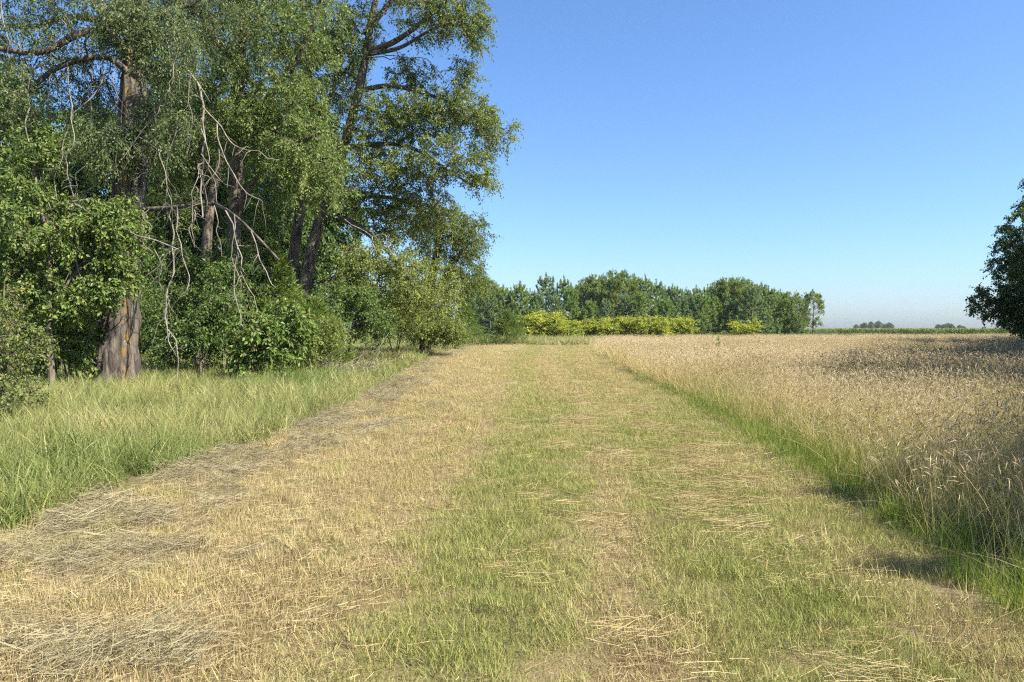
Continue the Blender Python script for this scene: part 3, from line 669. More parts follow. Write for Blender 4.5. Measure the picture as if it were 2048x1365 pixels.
build_tree('old_willow_tree', 'massive old tree with furrowed trunk streaked by orange lichen, nearest on the left', 'tree', [tr] + limbsA, clA, 21, L_WILLOW, OLDBARK,
           per=62, size=0.085, asp=0.2, spread=0.2, droop=0.25, hang=0.9, dead=deadA, dmat=DEADW, trunk_builder=old_trunk, base=np.array([P(232, 790, dA)[0], dA, 0.0]))

# ---- vine-leaved young tree in front of the old trunk's left side
d = 18.9
build_tree('leafy_sapling', 'young tree with broad sunlit leaves in front of the massive trunk', 'tree',
           [pxpath([(103, 800), (100, 700), (98, 600), (100, 500), (85, 420), (70, 330)], d, 8, 2), pxpath([(99, 610), (150, 550), (200, 480), (240, 430)], d, 4, 2, d + .6), pxpath([(98, 560), (60, 500), (20, 450), (-30, 420)], d, 4, 2, d - .5)],
           [pxcl(70, 330, d, 75, 80, 60), pxcl(60, 450, d, 110, 90, 130), pxcl(180, 480, d + .4, 100, 85, 130), pxcl(240, 450, d + .4, 55, 60, 80), pxcl(245, 530, d + .4, 35, 60, 40), pxcl(120, 590, d, 90, 60, 70), pxcl(20, 560, d - .3, 70, 80, 80), pxcl(215, 570, d + .2, 55, 50, 45)],
           22, L_VINE, BARK, per=46, size=0.098, asp=0.3, spread=0.13, hang=0.7, base=np.array([P(103, 800, d)[0], d, 0.0]))

# ---- elms behind
d = 27.0
build_tree('tall_elm_tree', 'tall straight elm with dark trunk just right of the massive trunk', 'tree',
           [pxpath([(462, 740), (466, 600), (470, 450), (478, 300), (486, 120), (500, -80), (515, -300)], d, 17, 5),
            pxpath([(478, 300), (540, 200), (600, 120), (640, 20), (660, -100)], d, 8, 3, d - 2), pxpath([(470, 430), (520, 350), (575, 300), (640, 270)], d, 7, 3, d - 2.5),
            pxpath([(486, 150), (420, 60), (370, -40), (340, -160)], d, 8, 3, d + 1), pxpath([(476, 330), (430, 280), (380, 260), (330, 290)], d, 6, 2, d + 1)],
           [pxcl(560, 240, d - 1.6, 120, 110, 240), pxcl(560, 60, d - 1, 150, 130, 260), pxcl(400, 60, d, 110, 130, 150), pxcl(380, 290, d + .8, 100, 90, 110), pxcl(500, -160, d, 220, 130, 200), pxcl(620, 350, d - 2.4, 100, 80, 170), pxcl(470, 200, d - 2, 90, 120, 140)],
           23, L_ELM, BARK, per=58, size=0.09, asp=0.3, spread=0.18, droop=0.2, hang=0.7, base=np.array([P(462, 740, d)[0], d, 0.0]))
d = 30.0
build_tree('leaning_elm_tree', 'slim dark elm leaning right behind the hanging dead branches', 'tree',
           [pxpath([(398, 735), (410, 560), (420, 430), (440, 330), (470, 180), (480, 20)], d, 13, 4), pxpath([(422, 420), (400, 330), (370, 250), (330, 190)], d, 6, 2, d + 1)],
           [pxcl(340, 220, d + 1, 110, 100, 110), pxcl(460, 100, d, 110, 130, 130), pxcl(320, 390, d + 1.4, 90, 80, 80), pxcl(250, 320, d + 2, 110, 90, 90)],
           24, L_ELM, BARK, per=52, size=0.09, asp=0.3, spread=0.2, droop=0.2, hang=0.7, base=np.array([P(398, 735, d)[0], d, 0.0]))
d = 34.0
elmD = [pxpath([(598, 720), (606, 600), (622, 510), (648, 420), (685, 310), (718, 190), (735, 105), (748, 30), (775, -90), (800, -220)], d, 15, 4),
        pxpath([(735, 108), (790, 88), (850, 45), (900, 0), (950, -60)], d, 7, 2, d - 1.5), pxpath([(738, 112), (800, 100), (860, 66), (905, 50)], d, 5, 2, d - 2.5),
        pxpath([(742, 60), (800, -10), (860, -60), (900, -120)], d, 6, 2, d + 1), pxpath([(720, 185), (780, 175), (850, 190), (930, 220), (1010, 262)], d, 6, 1.5, d - 1),
        pxpath([(690, 300), (760, 290), (830, 300), (900, 345), (960, 380)], d, 6, 1.5, d - 2), pxpath([(640, 440), (690, 440), (745, 475), (800, 530), (840, 600)], d, 8, 2, d - 2.5),
        pxpath([(612, 575), (655, 562), (700, 543), (760, 530), (820, 560)], d, 6, 2, d - 1.5), pxpath([(652, 410), (720, 395), (800, 400), (860, 430)], d, 6, 2, d + 1.5)]
deadD = [pxpath([(738, 118), (790, 122), (830, 132), (858, 160)], d - .3, 2.4, 1, d - 1), pxpath([(745, 112), (800, 118), (850, 122), (880, 150), (890, 165)], d - .4, 2, 1, d - 1.6),
         pxpath([(690, 440), (740, 470), (770, 470), (775, 490), (800, 530)], d - 2, 2.4, 1.2, d - 2.6), pxpath([(745, 475), (752, 500), (757, 525)], d - 2.4, 3.2, 1.2, d - 2.8)]
clD = [pxcl(880, 25, d - 1, 105, 65, 190), pxcl(955, 60, d - 1.6, 40, 55, 45), pxcl(810, -80, d, 150, 90, 170), pxcl(870, 225, d - 1, 130, 48, 260), pxcl(975, 262, d - 1, 66, 42, 80), pxcl(900, 320, d - 1.6, 90, 55, 120), pxcl(970, 360, d - 1.8, 35, 30, 22),
       pxcl(760, 250, d - .5, 90, 80, 150), pxcl(700, 60, d, 70, 100, 130), pxcl(640, 180, d + 1, 110, 130, 170), pxcl(800, 420, d, 120, 62, 220), pxcl(760, 540, d - 2, 110, 80, 150), pxcl(840, 580, d - 2, 90, 70, 130), pxcl(690, 340, d - 1, 80, 70, 110), pxcl(800, 335, d - 1.5, 90, 45, 110), pxcl(820, 150, d, 60, 40, 50), pxcl(930, 150, d - 1, 40, 45, 35)]
build_tree('spreading_elm_tree', 'tall elm on twin pale stems spreading its feathery crown right over the lane', 'tree', elmD, clD, 25, L_OLIVE, BARK,
           per=58, size=0.10, asp=0.28, spread=0.2, droop=0.22, hang=0.7, dead=deadD, dmat=DEADW, base=np.array([P(598, 720, d)[0], d, 0.0]), ctint=[-.12, -.05, -.1, -.08, 0, -.05, 0, 0, -.15, -.18, .1, .05, .1, -.05, 0, -.05, 0])
d = 35.5
build_tree('pale_stemmed_elm_tree', 'pale straight elm stem standing close left of the spreading elm', 'tree',
           [pxpath([(572, 730), (580, 600), (590, 500), (604, 400), (615, 280), (620, 150), (610, 20), (600, -120)], d, 14, 4), pxpath([(604, 400), (560, 330), (520, 260)], d, 6, 2, d + 1.5), pxpath([(615, 280), (660, 200), (690, 120)], d, 6, 2, d + 1.5)],
           [pxcl(540, 330, d + 1, 100, 90, 130), pxcl(640, 120, d + 1.5, 110, 120, 150), pxcl(560, 40, d, 100, 140, 140), pxcl(600, -140, d, 170, 110, 150), pxcl(520, 430, d + 2, 90, 60, 80)],
           26, L_ELM, BARK, per=52, size=0.10, asp=0.3, spread=0.2, droop=0.2, hang=0.7, base=np.array([P(572, 730, d)[0], d, 0.0]))
d = 44.0
build_tree('rounded_elm_tree', 'rounded grey green elm rising behind the two small cedars', 'tree',
           [pxpath([(850, 700), (856, 620), (868, 540), (880, 470), (890, 420)], d, 12, 4), pxpath([(860, 600), (900, 540), (930, 490), (950, 450)], d, 6, 2), pxpath([(856, 620), (810, 560), (780, 500)], d, 6, 2, d - 1)],
           [pxcl(925, 470, d, 62, 62, 200), pxcl(860, 450, d, 80, 60, 160), pxcl(930, 550, d - .5, 55, 55, 130), pxcl(840, 560, d - .8, 90, 70, 180), pxcl(880, 630, d - 1, 70, 40, 110), pxcl(780, 620, d - 1, 70, 50, 110)],
           27, L_OLIVE, BARK, per=50, size=0.12, asp=0.25, spread=0.24, droop=0.25, hang=0.8, base=np.array([P(850, 700, d)[0], d, 0.0]), ctint=[-.25, 0, -.22, .12, .05, .1])

# ---- undergrowth shrubs
def shrub(name, label, px, d, stems, cl, seed, lm, per, size, cat='shrub', group='shrubs under the left trees', asp=0.3, **kw):
    sk = []
    r = R(seed + 500); b = P(px, 700, d); b[2] = -0.05
    for (tx, ty, dd) in stems:
        e = P(tx, ty, d + dd); m = (b + e) / 2 + np.array([0, 0, 0.15 * np.linalg.norm(e - b)]) * 0.4
        sk.append((np.array([b + r.normal(0, .06, 3) * np.array([1, 1, 0]), m, e]), np.array([0.035, 0.022, 0.008])))
    return build_tree(name, label, cat, sk, cl, seed, lm, BARK, per=per, size=size, asp=asp, group=group, base=np.array([b[0], d, 0.0]), step=0.2, r0=0.004, **kw)

shrub('broadleaf_shrub', 'broad leaved shrub catching the sun between the massive trunk and brush pile', 535, 21.5, [(500, 640, 0), (560, 620, .4), (590, 680, 0), (480, 700, -.3)],
      [pxcl(540, 660, 21.5, 75, 62, 130), pxcl(490, 690, 21.3, 45, 50, 50), pxcl(590, 650, 22, 45, 50, 60), pxcl(520, 740, 21, 60, 22, 30)], 41, L_VINE, 26, 0.15, asp=0.26, spread=0.13, hang=0.9)
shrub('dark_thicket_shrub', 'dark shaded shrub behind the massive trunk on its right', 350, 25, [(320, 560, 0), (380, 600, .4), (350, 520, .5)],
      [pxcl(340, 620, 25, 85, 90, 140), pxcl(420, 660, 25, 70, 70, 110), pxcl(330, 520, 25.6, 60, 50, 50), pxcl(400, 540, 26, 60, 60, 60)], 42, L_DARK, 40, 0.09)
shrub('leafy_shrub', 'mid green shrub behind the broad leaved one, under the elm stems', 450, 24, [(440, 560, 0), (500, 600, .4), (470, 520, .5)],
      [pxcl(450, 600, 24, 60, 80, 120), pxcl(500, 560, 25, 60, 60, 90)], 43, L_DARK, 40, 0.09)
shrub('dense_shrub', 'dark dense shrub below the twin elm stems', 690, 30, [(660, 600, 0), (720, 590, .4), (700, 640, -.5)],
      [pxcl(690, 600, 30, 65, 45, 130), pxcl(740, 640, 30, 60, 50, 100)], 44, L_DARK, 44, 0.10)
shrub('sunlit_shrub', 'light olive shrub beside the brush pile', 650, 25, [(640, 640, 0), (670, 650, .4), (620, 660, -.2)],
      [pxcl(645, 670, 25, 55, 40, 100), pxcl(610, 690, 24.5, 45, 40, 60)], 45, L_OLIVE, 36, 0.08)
shrub('olive_shrub', 'olive shrub at the lane side below the spreading elm', 790, 37, [(760, 620, 0), (820, 610, .4), (800, 650, -.4)],
      [pxcl(800, 630, 37, 80, 45, 190), pxcl(740, 630, 36, 50, 50, 90)], 46, L_OLIVE, 44, 0.10)
shrub('low_sapling_shrub', 'leafy shrub at the left foot of the massive trunk', 140, 19.9, [(130, 650, 0), (165, 640, .3), (115, 680, 0)],
      [pxcl(148, 650, 19.9, 42, 70, 90), pxcl(165, 720, 19.9, 25, 35, 25), pxcl(85, 690, 19.6, 40, 60, 50)], 47, L_VINE, 30, 0.12, hang=0.9)
shrub('leafy_bush', 'leafy bush hiding the foot of the rounded elm', 850, 41.5, [(830, 640, 0), (880, 640, .4), (850, 620, -.4)], [pxcl(850, 650, 41.5, 60, 38, 150), pxcl(905, 665, 42, 40, 25, 60)], 48, L_OLIVE, 40, 0.11)
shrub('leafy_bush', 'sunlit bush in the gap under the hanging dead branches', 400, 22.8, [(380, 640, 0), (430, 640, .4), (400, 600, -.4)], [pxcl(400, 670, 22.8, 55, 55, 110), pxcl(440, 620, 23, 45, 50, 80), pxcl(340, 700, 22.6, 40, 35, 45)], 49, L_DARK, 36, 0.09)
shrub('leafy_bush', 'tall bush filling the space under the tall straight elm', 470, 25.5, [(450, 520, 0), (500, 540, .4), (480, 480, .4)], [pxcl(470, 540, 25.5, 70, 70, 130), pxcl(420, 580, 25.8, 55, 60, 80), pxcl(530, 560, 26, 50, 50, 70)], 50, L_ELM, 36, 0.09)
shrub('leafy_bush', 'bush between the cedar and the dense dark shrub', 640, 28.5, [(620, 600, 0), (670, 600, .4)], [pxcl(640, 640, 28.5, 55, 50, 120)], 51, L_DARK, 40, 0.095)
for k, (px, d, ht, w, lab) in enumerate([(330, 36, 560, 90, 'dim shrub far back between the massive trunk and the leaning elm'), (480, 38, 570, 90, 'dim shrub far back behind the tall straight elm'), (60, 30, 560, 110, 'dim shrub far back behind the leafy sapling'),
                                          (860, 52, 640, 60, 'dim low shrub behind the rounded elm'), (230, 33, 540, 90, 'dim shrub far back hidden behind the massive trunk')]):
    shrub('backdrop_shrub', lab, px, d, [(px - 40, ht + 20, 0), (px + 40, ht + 30, .5), (px, ht, 1)], [pxcl(px, (ht + 690) / 2, d, w, (700 - ht) / 2, 170), pxcl(px + 50, 660, d, w * .8, 35, 60)], 60 + k, L_DARK, 42, 0.11)

# ---- cedars: feathery cones of upswept sprays
def cedar_mesh(seed, h, w, n, mats, brown=0.0, fine=1.0):
    r = R(seed); t = r.random(n) ** 0.75; z = 0.1 + t * h * 0.93; rad = w * (1 - t) ** 0.75 * (0.75 + 0.5 * r.random(n)) * np.sqrt(r.uniform(.25, 1, n)) + 0.03
    az = r.random(n) * 6.283; rad *= 0.62 + 0.8 * vnoise(az * 1.9, z * 2.2, seed)
    q = 13; b = np.stack([rad * np.cos(az), rad * np.sin(az), z], 1)
    out = np.stack([np.cos(az), np.sin(az), np.full(n, 0.75)], 1)
    bb = np.repeat(b, q, 0) + r.normal(0, .06, (n * q, 3)); dd = np.repeat(out, q, 0) + r.normal(0, .45, (n * q, 3))
    L = r.uniform(.08, .2, n * q) * (h / 3.5) ** .3 * fine
    bb[:, 2] = np.maximum(bb[:, 2], 0.05)
    tn = np.clip(np.repeat(0.45 + r.normal(0, .14, n), q) + r.normal(0, .1, n * q), 0, .93)
    br = np.repeat(vnoise(az * 2.2, z * 2.5, seed + 3) < brown, q) & (r.random(n * q) < .7); tn[br] = 1.0
    v, f = leaves(bb, dd, L, L * 0.16, r, 0.3, 0.1)
    return mesh_np('crown', v, [f], {'tint': tn}, mats=mats)
def cedar(label, px, d, h, w, n, seed, brown=0.0, fine=1.0):
    b = P(px, 700, d); b[2] = 0
    root = thing('cedar_tree', label, 'cedar', b)
    v, q = tubes([(np.array([[0, 0, -.05], [0.02, 0, h * .5], [0, 0, h * .96]]), np.array([.06 * h / 3, .04 * h / 3, .005]), 6)])
    obj('trunk', mesh_np('trunk', v, [q], smooth=True, mats=[BARK]), root)
    obj('crown', cedar_mesh(seed, h, w, n, [L_CEDAR], brown, fine), root, kind='stuff')
cedar('feathery green cedar at the left of the pair beside the lane end', 932, 66, 3.6, 1.75, 1500, 71)
cedar('small bushy cedar at the right of the pair beside the lane end', 1014, 70, 3.2, 1.7, 1400, 72)
L_TWIGGY = leafmat('small_olive_leaves', [(0, (0.075, 0.115, 0.025)), (0.5, (0.16, 0.205, 0.05)), (0.86, (0.25, 0.27, 0.08)), (0.93, (0.30, 0.17, 0.07)), (1, (0.34, 0.15, 0.06))])
shrub('twiggy_bush', 'loose olive bush with reddish brown touches at the left edge of the picture', 0, 13.2, [(-30, 620, 0), (30, 600, .3), (70, 680, -.2), (10, 560, .4), (-60, 700, -.3), (60, 780, -.6), (20, 830, -.8)],
      [pxcl(0, 620, 13.2, 60, 55, 60), pxcl(50, 690, 13, 55, 50, 60), pxcl(-30, 720, 12.8, 60, 70, 70), pxcl(40, 790, 12.6, 60, 50, 55), pxcl(-20, 840, 12.2, 60, 40, 45)], 73, L_TWIGGY, 34, 0.055, group='shrubs at the left edge', spread=0.11, asp=0.25, hang=0.3)
cedar('large dark cedar behind the broad leaved shrub', 545, 26, 4.4, 1.6, 1900, 74)
cedar('cedar between the dense dark shrub and the sunlit olive shrub', 628, 27, 2.6, 1.2, 1100, 75)

# ---- pines far ahead
def pine_parts(seed, h, w, kind, nm=None):
    r = R(seed); tub = [(np.array([[0, 0, -.1], [0, 0, h * .5], [0, 0, h * .97]]), np.array([.16, .10, .02]), 6)]
    pos = []; dr = []; tn = []
    if kind == 'cone':
        z = 0.45
        while z < h * .9:
            t = z / h; Lb = w * (1 - t) ** 1.05 * (1 if t > .12 else .9) + .22
            m = r.integers(5, 7); a0 = r.random() * 6.28
            for j in range(m):
                a = a0 + j / m * 6.283 + r.normal(0, .2); l = Lb * r.uniform(.65, 1.2); lift = 0.14 + 0.34 * t + r.normal(0, .07)
                s = np.linspace(0, 1, 6)[:, None]; e = np.array([math.cos(a), math.sin(a), 0])
                c = np.array([0, 0, z]) + e * l * s + np.array([0, 0, 1]) * (l * lift * s ** 1.6 - 0.08 * l * s)
                tub.append((c, np.linspace(.03, .008, 6), 3))
                k = int(4 + l * 8); u = r.uniform(.3, 1, k); p = np.array([0, 0, z]) + e * l * u[:, None] + np.array([0, 0, 1]) * (l * lift * u ** 1.6 - .08 * l * u)[:, None]
                sdv = np.array([-e[1], e[0], 0]); p = p + sdv * (r.normal(0, .2, k) * l * .7 * (1.1 - u))[:, None] + r.normal(0, .07, (k, 3)); p[-1] = c[-1]
                pos.append(p); dr.append(np.tile(e * .7 + np.array([0, 0, .5 + .8 * t]), (k, 1))); tn.append(np.full(k, .5 + r.normal(0, .13)))
                # upright shoot at the tip
                pos.append(c[-1] + np.array([0, 0, 1]) * np.array([[.1], [.2], [.3], [.4]]) + e * .1); dr.append(np.tile(e * .25 + np.array([0, 0, 1.]), (4, 1))); tn.append(np.full(4, .62))
            z += 0.68 * (1 - .3 * t)
        k = 10; p = np.zeros((k, 3)); p[:, 2] = np.linspace(h * .86, h, k); pos.append(p); dr.append(np.tile([0, 0, 1.], (k, 1))); tn.append(np.full(k, .5))
    else:  # rounded crown of upswept shoots
        cz = h * (.55 if kind == 'round' else .62); rz = h * (.46 if kind == 'round' else .4); z0 = h * .45
        n = 360 if kind == 'round' else 120
        u = nrm(r.normal(size=(n, 3))) * r.uniform(.45, 1, (n, 1)) ** .5; c = u * np.array([w, w, rz]) + np.array([0, 0, cz]); c[:, 2] = np.maximum(c[:, 2], .5)
        if kind == 'open': c = c[(vnoise(c[:, 0] * 1.3 + 7, c[:, 2] * 1.1, seed) > .45)]
        for p in c:
            b0 = np.array([0, 0, max(.6, p[2] - .5 * np.linalg.norm(p[:2]) - .4)]); tub.append((np.array([b0, (b0 + p) / 2 + [0, 0, -.1], p]), np.array([.035, .02, .008]), 3))
            k = 8; q = p + r.normal(0, .2, (k, 3)); pos.append(q); dr.append(np.tile(nrm((p - np.array([0, 0, z0]))[None])[0] + [0, 0, .8], (k, 1))); tn.append(np.full(k, .5 + r.normal(0, .14)))
    pos = np.concatenate(pos); dr = nrm(np.concatenate(dr)); tn = np.concatenate(tn); q = 9; n = len(pos)
    bb = np.repeat(pos, q, 0) + r.normal(0, .03, (n * q, 3)) + np.repeat(dr, q, 0) * r.uniform(-.08, .16, (n * q, 1)); dd = np.repeat(dr, q, 0) + r.normal(0, .5, (n * q, 3)); L = r.uniform(.18, .36, n * q)
    bb[:, 2] = np.maximum(bb[:, 2], .05)
    v, f = leaves(bb, dd, L, L * .13, r, .3, .1)
    tm = tubes(tub)
    return mesh_np('trunk', tm[0], [tm[1]], smooth=True, mats=[BARK]), mesh_np('crown', v, [f], {'tint': np.clip(np.repeat(tn, q) + r.normal(0, .1, n * q), 0, 1)}, mats=[nm or (L_PINE if kind == 'cone' else L_PINE2)])
ORD = ['first', 'second', 'third', 'fourth', 'fifth', 'sixth', 'seventh', 'eighth', 'ninth', 'tenth', 'eleventh', 'twelfth', 'thirteenth', 'fourteenth', 'fifteenth', 'sixteenth', 'seventeenth', 'eighteenth', 'nineteenth', 'twentieth', 'last']
PV = {('cone', k): pine_parts(400 + k, 8, 3.0, 'cone', L_PINE if k < 2 else L_PINE3) for k in range(4)}
PV.update({('round', k): pine_parts(420 + k, 8, 3.1, 'round') for k in range(2)}); PV[('open', 0)] = pine_parts(441, 8, 1.9, 'open')
rng = R(31)
def pine(label, px, py_top, d, kind, v, sx=1.0, grp='pines across the end of the lane', rz=None):
    b = P(px, 700, d); b[2] = 0; top = P(px, py_top, d)[2]; s = top / 8.0
    root = thing('pine_tree', label, 'pine', b, rng.random() * 6.28 if rz is None else rz, grp)
    root.scale = (s * sx, s * sx, s)
    t, c = PV[(kind, v)]
    obj('trunk', t, root); obj('crown', c, root, kind='stuff')
front = [(952, 590), (978, 575), (1003, 572), (1042, 566), (1075, 585), (1112, 590), (1142, 573), (1180, 600), (1215, 600), (1250, 588), (1290, 582), (1330, 596), (1352, 576), (1378, 588), (1404, 584), (1428, 592), (1462, 600), (1500, 568), (1535, 575), (1570, 595), (1594, 622)]
for k, (px, py) in enumerate(front):
    pine('green pine, %s from the left in the front row across the lane end' % ORD[k], px + rng.normal(0, 3), py, 96 + rng.uniform(-2, 3), 'cone', k % 4, rng.uniform(1.0, 1.3))
back = [(965, 560, 'round'), (1092, 549, 'cone'), (1128, 556, 'cone'), (1190, 556, 'round'), (1232, 546, 'round'), (1268, 550, 'cone'), (1290, 553, 'cone'), (1312, 562, 'cone'), (1372, 578, 'cone'), (1450, 562, 'round'), (1475, 560, 'round'), (1496, 562, 'cone'), (1548, 580, 'cone'), (1582, 588, 'round')]
for k, (px, py, kd) in enumerate(back):
    pine('taller pine, %s from the left among those rising behind the front row' % ORD[k], px, py, 108 + rng.uniform(-3, 4), kd, k % (4 if kd == 'cone' else 2), rng.uniform(.9, 1.1))
for k, (px, py) in enumerate([(985, 584), (1022, 578), (1060, 580), (1160, 570), (1345, 570), (1392, 574), (1415, 572), (1440, 578), (1522, 566), (1560, 582), (1210, 568), (1330, 574)]):
    pine('slim pointed pine, %s from the left in the hindmost row of the belt' % ORD[sorted([985, 1022, 1060, 1160, 1345, 1392, 1415, 1440, 1522, 1560, 1210, 1330]).index(px)], px, py, 116 + rng.uniform(-2, 3), 'cone', (k + 1) % 4, rng.uniform(.85, 1.05))
pine('lone open crowned pine standing at the right end of the pine row', 1626, 584, 104, 'open', 0, .9)

# ---- yellow shrubs before the pines
def yshrub_parts(seed):
    r = R(seed); sk = []; cl = []
    for j in range(9):
        a = r.random() * 6.28; q = r.uniform(.3, 1.7); e = np.array([math.cos(a) * q, math.sin(a) * q, r.uniform(1.0, 3.0) - .25 * q])
        sk.append(resample(np.array([[0, 0, -.05], e * np.array([.4, .4, .5]), e]), [.05, .03, .01], .25)); k = r.uniform(.4, .85); cl.append((e, (k, k, k * .8), int(48 * k)))
    cl.append((np.array([0, 0, 1.1]), (1.5, 1.5, .8), 50))
    B, paths, tl = grow(r, sk, cl, .02, .005)
    v, q, tn, _, _ = foliage(r, B, 24, .15, .3, .2, .2, .2, tl, r.normal(0, .13, 10)); tm = bark_tubes(sk, 6); tm2 = tubes(paths)
    tv = np.concatenate([tm[0], tm2[0]]); tq = np.concatenate([tm[1], tm2[1] + len(tm[0])])
    return mesh_np('stems', tv, [tq], smooth=True, mats=[BARK]), mesh_np('crown', v, [q], {'tint': tn}, mats=[L_YELLOW]), v[:, 2].max()
YV = [yshrub_parts(460 + k) for k in range(4)]
ys_ = [(1062, 616, 1.0), (1092, 618, .9), (1135, 632, .9), (1160, 634, .85), (1196, 632, .95), (1230, 626, 1.05), (1262, 628, 1.0), (1296, 628, 1.0), (1338, 628, 1.05), (1480, 634, .95), (1115, 640, .8), (1215, 640, .8), (1318, 636, .85)]
for k, (px, py, sx) in enumerate(sorted(ys_)):
    d = 86 + rng.uniform(-2, 2); b = P(px, 700, d); b[2] = 0; st, cr, hz = YV[k % 4]; s = P(px, py, d)[2] / hz
    lab = 'lone yellow green shrub at the right in front of the tall pines' if px == 1480 else 'yellow green shrub, %s from the left in the band before the pines' % ORD[k]
    root = thing('yellow_shrub', lab, 'shrub', b, rng.random() * 6.28, 'yellow shrubs before the pines'); root.scale = (s * sx * 1.5, s * sx * 1.5, s)
    obj('stems', st, root); obj('crown', cr, root, kind='stuff')

# ---- trees on the right edge of the rye
def right_tree(label, x, y, h, w, seed, n=1500, per=62, cb=0.3):
    r = R(seed); cl = []
    tr_ = (np.array([[x, y, -.1], [x + .1, y, h * .3], [x - .1, y + .1, h * .6], [x, y, h * .92]]), np.array([.3, .24, .15, .03])); sk = [tr_]
    for j in range(16):
        a = j * 2.4 + r.normal(0, .3); z = h * (0.02 + .8 * j / 16); l = w * (1.02 - .75 * (z / h) ** 1.6)
        e = np.array([x + math.cos(a) * l, y + math.sin(a) * l, z + l * .45]); sk.append((np.array([[x, y, z], [x + math.cos(a) * l * .5, y + math.sin(a) * l * .5, z + l * .32], e]), np.array([.09, .06, .02])))
        cl.append((e - np.array([0, 0, .2]), (w * .38, w * .38, h * .13), int(n / 16)))
    cl.append((np.array([x, y, h * .34]), (w * 1.0, w * 1.0, h * .36), int(n * .6))); cl.append((np.array([x, y, h * .16]), (w * 1.0, w * 1.0, h * .15), int(n * .4))); cl.append((np.array([x, y, h * .85]), (w * .4, w * .4, h * .15), int(n * .12)))
    return build_tree('leafy_tree', label, 'tree', sk, cl, seed, L_RIGHT, BARK, per=per, size=.17, asp=.32, spread=.22, droop=.15, hang=.6, group='trees along the right side of the rye', r0=.006)
rt = right_tree('dark leafy tree at the right edge of the picture, foliage down to the rye', 41.2, 53, 13.5, 6.3, 81)
r2 = dup(rt, (52, 68, 0), 1.9, 'dark leafy tree behind the one at the right edge of the picture', (1, 1, .82))
for (x_, y_, rz_, sx_, sz_, lab_) in [(36.5, 42, 2.6, .85, .95, 'leafy tree just beyond the right edge beside the dark one in view'), (30.5, 31.5, 3.4, .85, .95, 'leafy tree beyond the right edge, fourth nearest, shading the rye'),
        (24.6, 23.5, 5.0, .8, .92, 'leafy tree beyond the right edge, third nearest, shading the rye'), (18.2, 14.2, 0.2, .72, .84, 'leafy tree beyond the right edge, second nearest, shading the rye'),
        (15.75, 1.9, 0.8, .78, .84, 'leafy tree nearest beyond the right edge, shading the corner of the lane')]:
    dup(rt, (x_, y_, 0), rz_, lab_, (sx_, sx_, sz_))
for k, (px, d, sc, lab) in enumerate([(330, 42, 1.0, 'leafy tree far back behind the leaning elm'), (500, 46, 1.05, 'leafy tree far back behind the tall straight elm'), (-60, 33, .9, 'leafy tree at the far left edge behind the sapling')]):
    b = P(px, 700, d); dup(rt, (b[0], d, 0), k * 1.3 + .5, lab, (sc * .9, sc * .9, sc * 1.1))['group'] = 'trees at the back of the left wood'
# ---- distant trees on the horizon
def far_parts(seed):
    r = R(seed); sk = [resample(np.array([[0, 0, -.2], [0, 0, 4], [0, 0, 7.5]]), [.4, .3, .1], .5)]
    cl = [(np.array([0, 0, 5.5]), (3.6, 3.6, 3.2), 120), (np.array([r.normal(0, 1), 0, 8]), (2, 2, 1.6), 50)]
    B, pa, tl = grow(r, sk, cl, .05, .012); v, q, tn, _, _ = foliage(r, B, 24, .5, .4, .5, .1, .3, tl); tm = bark_tubes(sk, 6)
    return mesh_np('trunk', tm[0], [tm[1]], smooth=True, mats=[BARK]), mesh_np('crown', v, [q], {'tint': tn}, mats=[L_DARK])
FV = [far_parts(480 + k) for k in range(3)]
for k, (px, py, d, sx) in enumerate([(1712, 652, 600, .9), (1727, 649, 600, 1), (1742, 647, 600, .8), (1757, 646, 600, .9), (1772, 649, 600, 1.), (1784, 652, 600, .8), (1878, 652, 560, 1), (1890, 650, 560, 1.1), (1902, 651, 560, 1), (1919, 653, 560, .9), (1928, 655, 560, .8)]):
    b = P(px, 700, d); zb = float(gz(d)); b[2] = zb; s = (P(px, py - 2, d)[2] - zb) / 9.0
    root = thing('distant_tree', 'small distant tree, %s from the left on the horizon past the corn' % ORD[k], 'tree', b, rng.random() * 6.28, 'distant trees on the horizon'); root.scale = (s * 1.35 * sx, s * 1.35 * sx, s)
    t, c = FV[k % 3]; obj('trunk', t, root); obj('crown', c, root, kind='stuff')

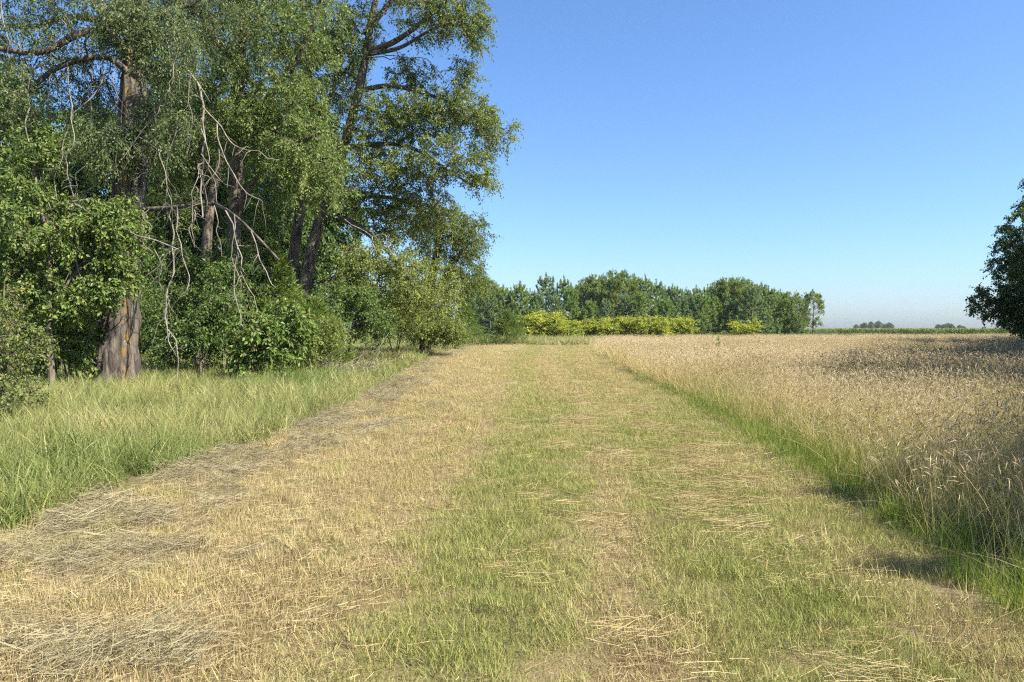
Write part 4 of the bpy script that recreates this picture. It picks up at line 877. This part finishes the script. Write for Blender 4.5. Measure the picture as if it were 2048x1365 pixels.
# ---- brush pile of dead branches
rng = R(91); d = 24.5; b = P(690, 715, d); b[2] = 0
pile = thing('brush_pile', 'grey heap of dead branches at the edge of the tall grass', 'brush pile', b)
for k in range(46):
    a = rng.normal(0.2, .8); l = rng.uniform(.5, 1.5); s0 = np.array([rng.normal(0, .5), rng.normal(0, .4), rng.uniform(.05, .45)])
    e = s0 + np.array([math.cos(a) * l, rng.normal(0, .4), abs(rng.normal(.25, .3)) * l]); m = (s0 + e) / 2 + rng.normal(0, .1, 3)
    r_ = rng.uniform(.006, .018); p, r = resample(np.array([s0, m, e]), [r_, r_ * .8, r_ * .4], .15); v, q = tubes([(p, r, 5)])
    obj('branch', mesh_np('branch', v, [q], smooth=True, mats=[DEADW]), pile)

# ---- lone weed standing in the rye
rng = R(95); b = P(1436, 700, 38); b[2] = 0
weed = thing('tall_weed', 'lone dark green weed rising above the rye before the pines', 'weed', b)
v, q = tubes([(np.array([[0, 0, 0], [.02, 0, .6], [0, .01, 1.22]]), np.array([.012, .009, .004]), 5)])
obj('stem', mesh_np('stem', v, [q], smooth=True, mats=[L_DARK]), weed)
n = 60; zz = rng.uniform(.3, 1.22, n); a = rng.random(n) * 6.28
v, q = leaves(np.stack([np.zeros(n), np.zeros(n), zz], 1), np.stack([np.cos(a), np.sin(a), np.full(n, .4)], 1), rng.uniform(.08, .2, n), rng.uniform(.015, .03, n), rng)
obj('leaves', mesh_np('leaves', v, [q], {'tint': rng.random(n)}, mats=[L_DARK]), weed, kind='stuff')

# ---- thin summer haze
hz = bpy.data.materials.new('summer_haze'); hz.use_nodes = True; t = hz.node_tree; t.nodes.clear()
ho = t.nodes.new('ShaderNodeOutputMaterial'); pv = t.nodes.new('ShaderNodeVolumePrincipled'); pv.inputs['Color'].default_value = (0.80, 0.88, 1.0, 1); pv.inputs['Density'].default_value = 0.00013
t.links.new(pv.outputs[0], ho.inputs['Volume'])
hv = np.array([[a, b_, c] for c in (-2.2, 22) for b_ in (-60, 760) for a in (-560, 560)], float)
obj('haze', mesh_np('haze', hv, [np.array([[0, 2, 3, 1], [4, 5, 7, 6], [0, 1, 5, 4], [2, 6, 7, 3], [0, 4, 6, 2], [1, 3, 7, 5]])], mats=[hz]), kind='stuff', label='thin pale haze in the air over the fields')
